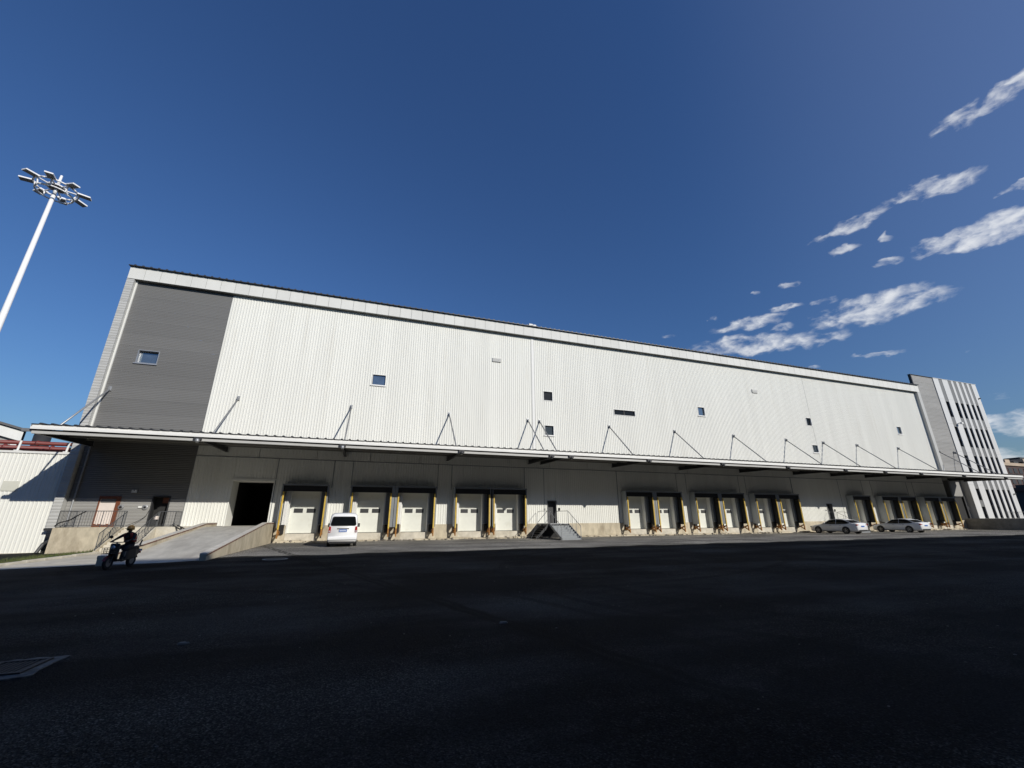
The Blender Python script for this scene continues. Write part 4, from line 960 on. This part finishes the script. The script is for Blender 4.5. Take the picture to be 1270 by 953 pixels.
def van():
    t = thing('parked_van', (0, 0, 0), 'white van parked with its rear to the viewer by the first dock', 'van')
    def sec(y, w, zb, zt, top):
        h = [(w * .90, zb), (w * .98, zb + .10), (w, zb + .3), (w, .92), (w * .97, 1.05), (w * top, zt - .16), (w * (top - .06), zt - .06), (w * (top - .2), zt), (w * .35, zt + .02)]
        return [(x, y, z) for x, z in h] + [(-x, y, z) for x, z in h[::-1]]
    S = [(2.30, .66, .40, 1.06, .80), (2.22, .78, .30, 1.12, .82), (2.0, .83, .26, 1.28, .85), (1.45, .845, .25, 1.86, .89), (1.15, .845, .25, 1.93, .90), (0, .845, .25, 1.96, .90), (-1.8, .845, .25, 1.95, .90), (-2.16, .84, .25, 1.92, .90), (-2.30, .83, .30, 1.87, .89), (-2.36, .81, .36, 1.81, .87)]
    loft(MB(), [sec(*q) for q in S]).build('body', 'van_white', t, True)
    def rr(cx_, cz, w0, w1, h, r=.1, n=4):        # rounded trapezoid in (x,z)
        out = []
        for (sx_, sz_, w, a0) in ((1, -1, w0, -90), (1, 1, w1, 0), (-1, 1, w1, 90), (-1, -1, w0, 180)):
            for k_ in range(n + 1):
                a = R(a0 + 90 * k_ / n); out.append((cx_ + sx_ * (w - r) + r * math.cos(a), cz + sz_ * (h - r) + r * math.sin(a)))
        return out
    MB().prism_y(rr(0, 1.475, .69, .62, .235, .09), -2.40, -2.30).build('rear_window', 'car_glass', t)
    MB().prism_y(rr(0, 1.475, .73, .66, .27, .1), -2.385, -2.28).build('window_seal', 'black_plastic', t)
    MB().box(-.34, .34, -2.385, -2.33, 1.02, 1.065).build('tailgate_handle', 'black_plastic', t)
    pl = MB().box(-.22, .22, -2.40, -2.35, .86, 1.0).build('number_plate', 'plate_blue', t)
    mb = MB()
    for i in range(7): mb.box(-.19 + i * .055, -.155 + i * .055, -2.404, -2.40, .89, .97)
    mb.build('plate_characters', 'plate_text', pl)
    for s in (-1, 1):
        MB().prism_y(rr(s * .745, 1.00, .065, .055, .17, .03), -2.395, -2.2).build('tail_light', 'tail_red', t)
        MB().box(s * .745 - .05, s * .745 + .05, -2.40, -2.39, .86, .94).build('reversing_light', 'head_glass', t)
        for y in (1.45, -1.35): wheel(t, s * .76, y, .31, .19, s)
        MB().box(min(s * .84, s * 1.02), max(s * .84, s * 1.02), 1.35, 1.48, 1.08, 1.32).build('mirror', 'black_plastic', t, bevel=.02)
        for ya, yb in ((-2.0, -1.0), (-.9, .2), (.3, 1.2)):
            mb = MB(); mb.add([(s * .835, ya, 1.16), (s * .835, yb, 1.16), (s * .76, yb - .02, 1.66), (s * .76, ya + .02, 1.66)], [(0, 1, 2, 3), (3, 2, 1, 0)]); mb.v = [(x + s * .014, y, z) for x, y, z in mb.v]; mb.build('side_window', 'car_glass', t)
        MB().box(min(s * .45, s * .70), max(s * .45, s * .70), 2.15, 2.29, .72, .90).build('headlight', 'head_glass', t, bevel=.02)
    MB().box(-.82, .82, -2.44, -2.2, .40, .60).build('rear_bumper', 'van_white', t, bevel=.05)
    MB().box(-.70, .70, -2.30, -2.0, .20, .34).build('underbody', 'black_plastic', t)
    MB().box(-.70, .70, -2.0, 2.0, .20, .30).build('chassis', 'black_plastic', t)
    MB().add([(-.62, 2.06, 1.27), (.62, 2.06, 1.27), (.62, 1.5, 1.80), (-.62, 1.5, 1.80)], [(0, 1, 2, 3)]).build('windscreen', 'car_glass', t)
    return t
v = van(); v.location = (-1.08, -4.75, 0.005); v.rotation_euler.z = R(1.5)

# ------------------------------------------------------------------ rider and scooter
SL = Vector((-8.2, -15.4, gz(-8.2) + .004))
sc = thing('motor_scooter', (0, 0, 0), 'dark scooter being ridden across the yard near the ramp', 'scooter')
for y, nm in ((0.62, 'front'), (-0.60, 'rear')):
    ty = MB().lathe([(.14, -.045), (.21, -.05), (.245, -.02), (.245, .02), (.21, .05), (.14, .045), (.14, -.045)], (0, y, .245), 'x', 20).build('wheel', 'tyre', sc, True)
    MB().lathe([(.0, -.03), (.145, -.03), (.15, 0), (.145, .03), (0, .03)], (0, y, .245), 'x', 14).build('rim', 'alloy', ty)
    mb = MB(); mb.lathe([(.265, -.06), (.28, 0), (.265, .06)], (0, y, .245), 'x', 20)
    mb.f = [f for f in mb.f if sum(mb.v[i][2] for i in f) / len(f) > .36]; mb.build('mudguard', 'scooter_red', sc, True)
MB().path([(0.07, .62, .245), (.07, .50, .62)], .022).path([(-.07, .62, .245), (-.07, .50, .62)], .022).path([(0, .50, .60), (0, .40, .98)], .028).build('fork', 'dark_steel', sc)
loft(MB(), [[(s * w, y, z) for s, w, z in ((1, w, zb), (1, w, zt), (-1, w, zt), (-1, w, zb))] for y, w, zb, zt in ((.56, .08, .55, .92), (.48, .17, .34, .96), (.40, .16, .30, .90), (.36, .12, .28, .80))]).build('front_shield', 'black_plastic', sc, bevel=.03)
MB().box(-.13, .13, -.12, .38, .27, .34).build('footboard', 'black_plastic', sc, bevel=.02)
loft(MB(), [[(s * w, y, z) for s, w, z in ((1, w, zb), (1, w * .8, zt), (-1, w * .8, zt), (-1, w, zb))] for y, w, zb, zt in ((-.06, .12, .28, .62), (-.2, .15, .28, .68), (-.55, .16, .34, .70), (-.85, .09, .50, .70))]).build('rear_body', 'black_plastic', sc, bevel=.03)
loft(MB(), [[(s * w, y, z) for s, w, z in ((1, w, zb), (1, w * .85, zt), (-1, w * .85, zt), (-1, w, zb))] for y, w, zb, zt in ((-.02, .09, .65, .72), (-.2, .14, .66, .76), (-.5, .15, .69, .79), (-.75, .12, .70, .79))]).build('seat', 'black_rubber', sc, bevel=.02)
MB().path([(-.32, .30, 1.0), (-.12, .38, .98), (.12, .38, .98), (.32, .30, 1.0)], .016).build('handlebar', 'dark_steel', sc)
for s in (-1, 1):
    MB().path([(s * .22, .34, .99), (s * .27, .40, 1.16)], .008, 5).box(s * .27 - .06, s * .27 + .06, .39, .41, 1.14, 1.23).build('mirror', 'black_plastic', sc)
    MB().tube((s * .20, .345, .99), (s * .33, .297, 1.0), .021).build('grip', 'black_rubber', sc)
MB().lathe([(0, .0), (.06, .0), (.085, -.05), (.085, -.08), (0, -.08)], (0, .60, .80), 'y', 14).build('headlamp', 'head_glass', sc)
bk_ = MB().box(-.17, .17, .56, .82, .58, .60).build('front_basket', 'dark_steel', sc)
mb = MB()
for z in (.66, .73, .80):
    mb.path([(-.17, .57, z), (.17, .57, z), (.17, .83, z), (-.17, .83, z), (-.17, .57, z)], .006, 4)
for x in (-.17, -.09, 0, .09, .17): mb.tube((x, .83, .60), (x, .83, .80), .006, n=4)
for y in (.57, .66, .74, .83):
    for x in (-.17, .17): mb.tube((x, y, .60), (x, y, .80), .006, n=4)
mb.build('basket_wires', 'dark_steel', bk_)
MB().path([(-.10, -.72, .78), (-.10, -.98, .80), (.10, -.98, .80), (.10, -.72, .78)], .012).path([(0, -.90, .80), (0, -.98, 1.02)], .03).build('rear_rack', 'dark_steel', sc)
MB().box(-.09, .09, -.93, -.88, .50, .58).build('tail_light', 'tail_red', sc)
MB().box(-.10, .10, -.97, -.955, .58, .66).build('number_plate', 'plate_text', sc)
MB().path([(.13, -.25, .25), (.14, -.75, .32)], .04, 10).build('exhaust', 'galvanised', sc)

def person_mesh():
    V, E, RAD = [], [], []
    def pt(p, r, link=None):
        V.append(p); RAD.append(r); i = len(V) - 1
        if link is not None: E.append((link, i))
        return i
    pel = pt((0, -.30, .86), (.17, .13)); wst = pt((0, -.28, 1.0), (.155, .11), pel); che = pt((0, -.22, 1.16), (.18, .125), wst)
    upc = pt((0, -.18, 1.27), (.13, .10), che); nk = pt((0, -.145, 1.35), (.055, .055), upc); hd = pt((0, -.12, 1.42), (.075, .088), nk); cr = pt((0, -.115, 1.52), (.072, .085), hd)
    for s in (-1, 1):
        sh = pt((s * .20, -.18, 1.255), (.072, .07), upc); el_ = pt((s * .31, .04, 1.10), (.048, .048), sh); wr = pt((s * .285, .26, 1.03), (.033, .033), el_); pt((s * .275, .315, 1.022), (.036, .026), wr)
        hp = pt((s * .10, -.26, .82), (.105, .10), pel); kn = pt((s * .17, .14, .74), (.070, .072), hp); an_ = pt((s * .13, .06, .40), (.045, .045), kn); pt((s * .135, .20, .355), (.045, .035), an_)
    me = bpy.data.meshes.new('person'); me.from_pydata(V, E, [])
    o = bpy.data.objects.new('tmp', me); col.objects.link(o)
    sk = o.modifiers.new('skin', 'SKIN'); sk.use_smooth_shade = True
    for i, sv in enumerate(me.skin_vertices[0].data): sv.radius = RAD[i]; sv.use_root = (i == 0)
    ss = o.modifiers.new('sub', 'SUBSURF'); ss.levels = 2; ss.render_levels = 2
    dg = bpy.context.evaluated_depsgraph_get(); dg.update()
    out = bpy.data.meshes.new_from_object(o.evaluated_get(dg)); bpy.data.objects.remove(o)
    for q in ('black_cloth', 'skin', 'grey_trouser', 'black_rubber'): out.materials.append(MATS[q])
    for p in out.polygons:
        c = p.center; p.use_smooth = True
        if c.z > 1.335 or (abs(c.x) > .2 and c.y > .27 and c.z > .95): p.material_index = 1
        elif c.z < .44: p.material_index = 3
        elif c.z < .62: p.material_index = 2
        else: p.material_index = 0
    return out
pm = person_mesh(); pm.name = 'person'
pr = bpy.data.objects.new('person', pm); col.objects.link(pr); WPOS[pr.name] = Vector((0, 0, 0))
tag(pr, 'rider in tan helmet, red vest and dark clothes on the scooter', 'person')
# helmet
mb = MB(); mb.lathe([(.128, -.02), (.132, .04), (.12, .10), (.085, .148), (.04, .168), (.0, .172)], (0, -.125, 1.455), 'z', 18)
hm = mb.build('helmet', 'helmet_tan', pr, True)
MB().prism_x([(-.02, 1.485), (.075, 1.478), (.075, 1.49), (-.02, 1.505)], -.10, .10).build('helmet_peak', 'helmet_tan', hm)
mb = MB()
for s in (-1, 1): mb.path([(s * .12, -.12, 1.45), (s * .06, -.06, 1.345)], .007, 5)
mb.build('chin_strap', 'black_cloth', hm)
fc = MB()
for s in (-1, 1): fc.lathe([(0, .0), (.012, .004), (.014, .01)], (s * .033, -.038, 1.432), 'y', 8)
fc.build('eye', 'black_plastic', pr)
MB().prism_x([(-.045, 1.43), (-.012, 1.398), (-.045, 1.392)], -.013, .013).build('nose', 'skin', pr)
MB().box(-.026, .026, -.046, -.036, 1.368, 1.376).build('mouth', 'brown_door', pr)
# vest: open-fronted shell round the torso
mb = MB(); secs = []
for z, yc, a, b in ((.96, -.285, .20, .158), (1.06, -.26, .20, .158), (1.16, -.22, .212, .165), (1.25, -.19, .195, .150), (1.31, -.165, .125, .105)):
    secs.append([(a * math.sin(R(q)), yc + b * math.cos(R(q)), z) for q in range(28, 333, 19)])
n = len(secs[0]); vs = [p for s_ in secs for p in s_]
mb.add(vs, [(k_ * n + i, k_ * n + i + 1, (k_ + 1) * n + i + 1, (k_ + 1) * n + i) for k_ in range(len(secs) - 1) for i in range(n - 1)])
ve = mb.build('vest', 'red_vest', pr, True); sd = ve.modifiers.new('solid', 'SOLIDIFY'); sd.thickness = .012
MB().path([(.2 * math.sin(R(q)) * 1.04, -.265 + .158 * math.cos(R(q)) * 1.06, 1.05) for q in range(40, 321, 20)], .014, 4).build('reflective_band', 'galvanised', ve)
for s in (-1, 1):
    mb = MB()
    for i in range(4):
        xx = s * (.215 + .026 * i); yy = .338 - .010 * i
        mb.path([(xx, yy - .03, 1.03), (xx, yy + .018, 1.028), (xx, yy + .036, 1.005 - .002 * i), (xx, yy + .018, .978)], .0105, 6)
    mb.path([(s * .222, yy - .035, 1.02), (s * .20, yy - .01, .99), (s * .205, yy + .022, .972)], .011, 6)
    mb.build('finger', 'skin', pr, True)
HD = Vector((-0.20, -0.98))      # riding towards the viewer and a little left
for o in (sc, pr): o.location = SL; o.rotation_euler.z = math.atan2(-HD.x, HD.y); o.scale = (.91,) * 3

# ------------------------------------------------------------------ yard details
gr = thing('drain_grate', (-3.8, -28.5, 0), 'iron drain grate in concrete surround at the lower left corner', 'grate')
X0, X1, Y0, Y1 = -4.25, -3.34, -28.82, -28.27
sr = MB(); per = []
nseg = 44
def rect_pt(t, m_):
    w_, h_ = X1 - X0 + 2 * m_, Y1 - Y0 + 2 * m_; d_ = t * 2 * (w_ + h_)
    for (dx, dy, ln) in ((1, 0, w_), (0, 1, h_), (-1, 0, w_), (0, -1, h_)):
        if d_ <= ln + 1e-9:
            bx = {(1, 0): (X0 - m_, Y0 - m_), (0, 1): (X1 + m_, Y0 - m_), (-1, 0): (X1 + m_, Y1 + m_), (0, -1): (X0 - m_, Y1 + m_)}[(dx, dy)]
            return (bx[0] + dx * d_, bx[1] + dy * d_)
        d_ -= ln
    return (X0 - m_, Y0 - m_)
vs = []
for i in range(nseg):
    p_ = rect_pt(i / nseg, 0.004); q_ = rect_pt(i / nseg, 0.10 + random.uniform(-.03, .05)); vs += [(p_[0], p_[1], .016), (q_[0], q_[1], .012), (q_[0] * 1.0, q_[1], -.03)]
sr.add(vs, [(3 * i + k_, 3 * ((i + 1) % nseg) + k_, 3 * ((i + 1) % nseg) + k_ + 1, 3 * i + k_ + 1) for i in range(nseg) for k_ in range(2)])
sr.build('surround', 'drain_concrete', gr)
fr = MB()
for a in ((X0, X1, Y0, Y0 + .04), (X0, X1, Y1 - .04, Y1), (X0, X0 + .04, Y0 + .04, Y1 - .04), (X1 - .04, X1, Y0 + .04, Y1 - .04), ((X0 + X1) / 2 - .03, (X0 + X1) / 2 + .03, Y0 + .04, Y1 - .04)): fr.box(a[0], a[1], a[2], a[3], .004, .032)
fr.build('frame', 'iron', gr)
for i in range(16):
    x = X0 + .07 + i * (X1 - X0 - .14) / 15
    if abs(x - (X0 + X1) / 2) > .05: MB().box(x - .012, x + .012, Y0 + .04, Y1 - .04, .004, .026).build('bar', 'iron', gr)
MB().box(X0 + .001, X1 - .001, Y0 + .001, Y1 - .001, .0055, .0065).build('pit', 'black_interior', gr)
mhc = thing('manhole_cover', (-3.3, -14.4, 0), 'flat worn manhole cover just inside the shadow edge', 'manhole')
MB().lathe([(0, .016), (.36, .016), (.38, .010), (.38, -.02)], (-3.3, -14.4, 0), 'z', 28).build('lid', 'iron', mhc)
MB().lathe([(.39, -.02), (.39, .012), (.48, .012), (.50, -.02)], (-3.3, -14.4, 0), 'z', 28).build('collar', 'grey_concrete', mhc)
pb = MB()
for i in range(150):
    x = random.uniform(-6, 16); y = random.uniform(-33, -15); s = random.uniform(.006, .018) * (1.5 if random.random() < .05 else 1); a = random.uniform(0, 6.28)
    pb.add([(x + s * (px * 1.4 * math.cos(a) - py * math.sin(a)), y + s * (px * 1.4 * math.sin(a) + py * math.cos(a)), max(.001, s * .35 + s * pz * .5)) for px, py, pz in ico], icf)
tag(pb.build('grit', 'pebble'), 'scattered pale grit and small stones lying on the dark asphalt', 'grit', kind='stuff')
for k_, (x, y, lab) in enumerate(((-2.12, -28.0, 'pale flat stone chip lying left of centre in the dark yard'), (2.32, -28.36, 'pale thin scrap lying on dark asphalt below the middle docks'))):
    q = thing('stone_chip' if k_ == 0 else 'paper_scrap', (x, y, 0), lab, 'litter')
    pts = [(x + random.uniform(.05, .10) * math.cos(a) * (1.3 if k_ else .9), y + random.uniform(.035, .06) * math.sin(a)) for a in [i * math.pi / 4 for i in range(8)]]
    MB().add([(a, b, .002) for a, b in pts] + [(x + (a - x) * .8, y + (b - y) * .8, .014 + .01 * random.random()) for a, b in pts], [tuple(range(8, 16))] + [(i, (i + 1) % 8, 8 + (i + 1) % 8, 8 + i) for i in range(8)]).build('chip', 'pebble', q)
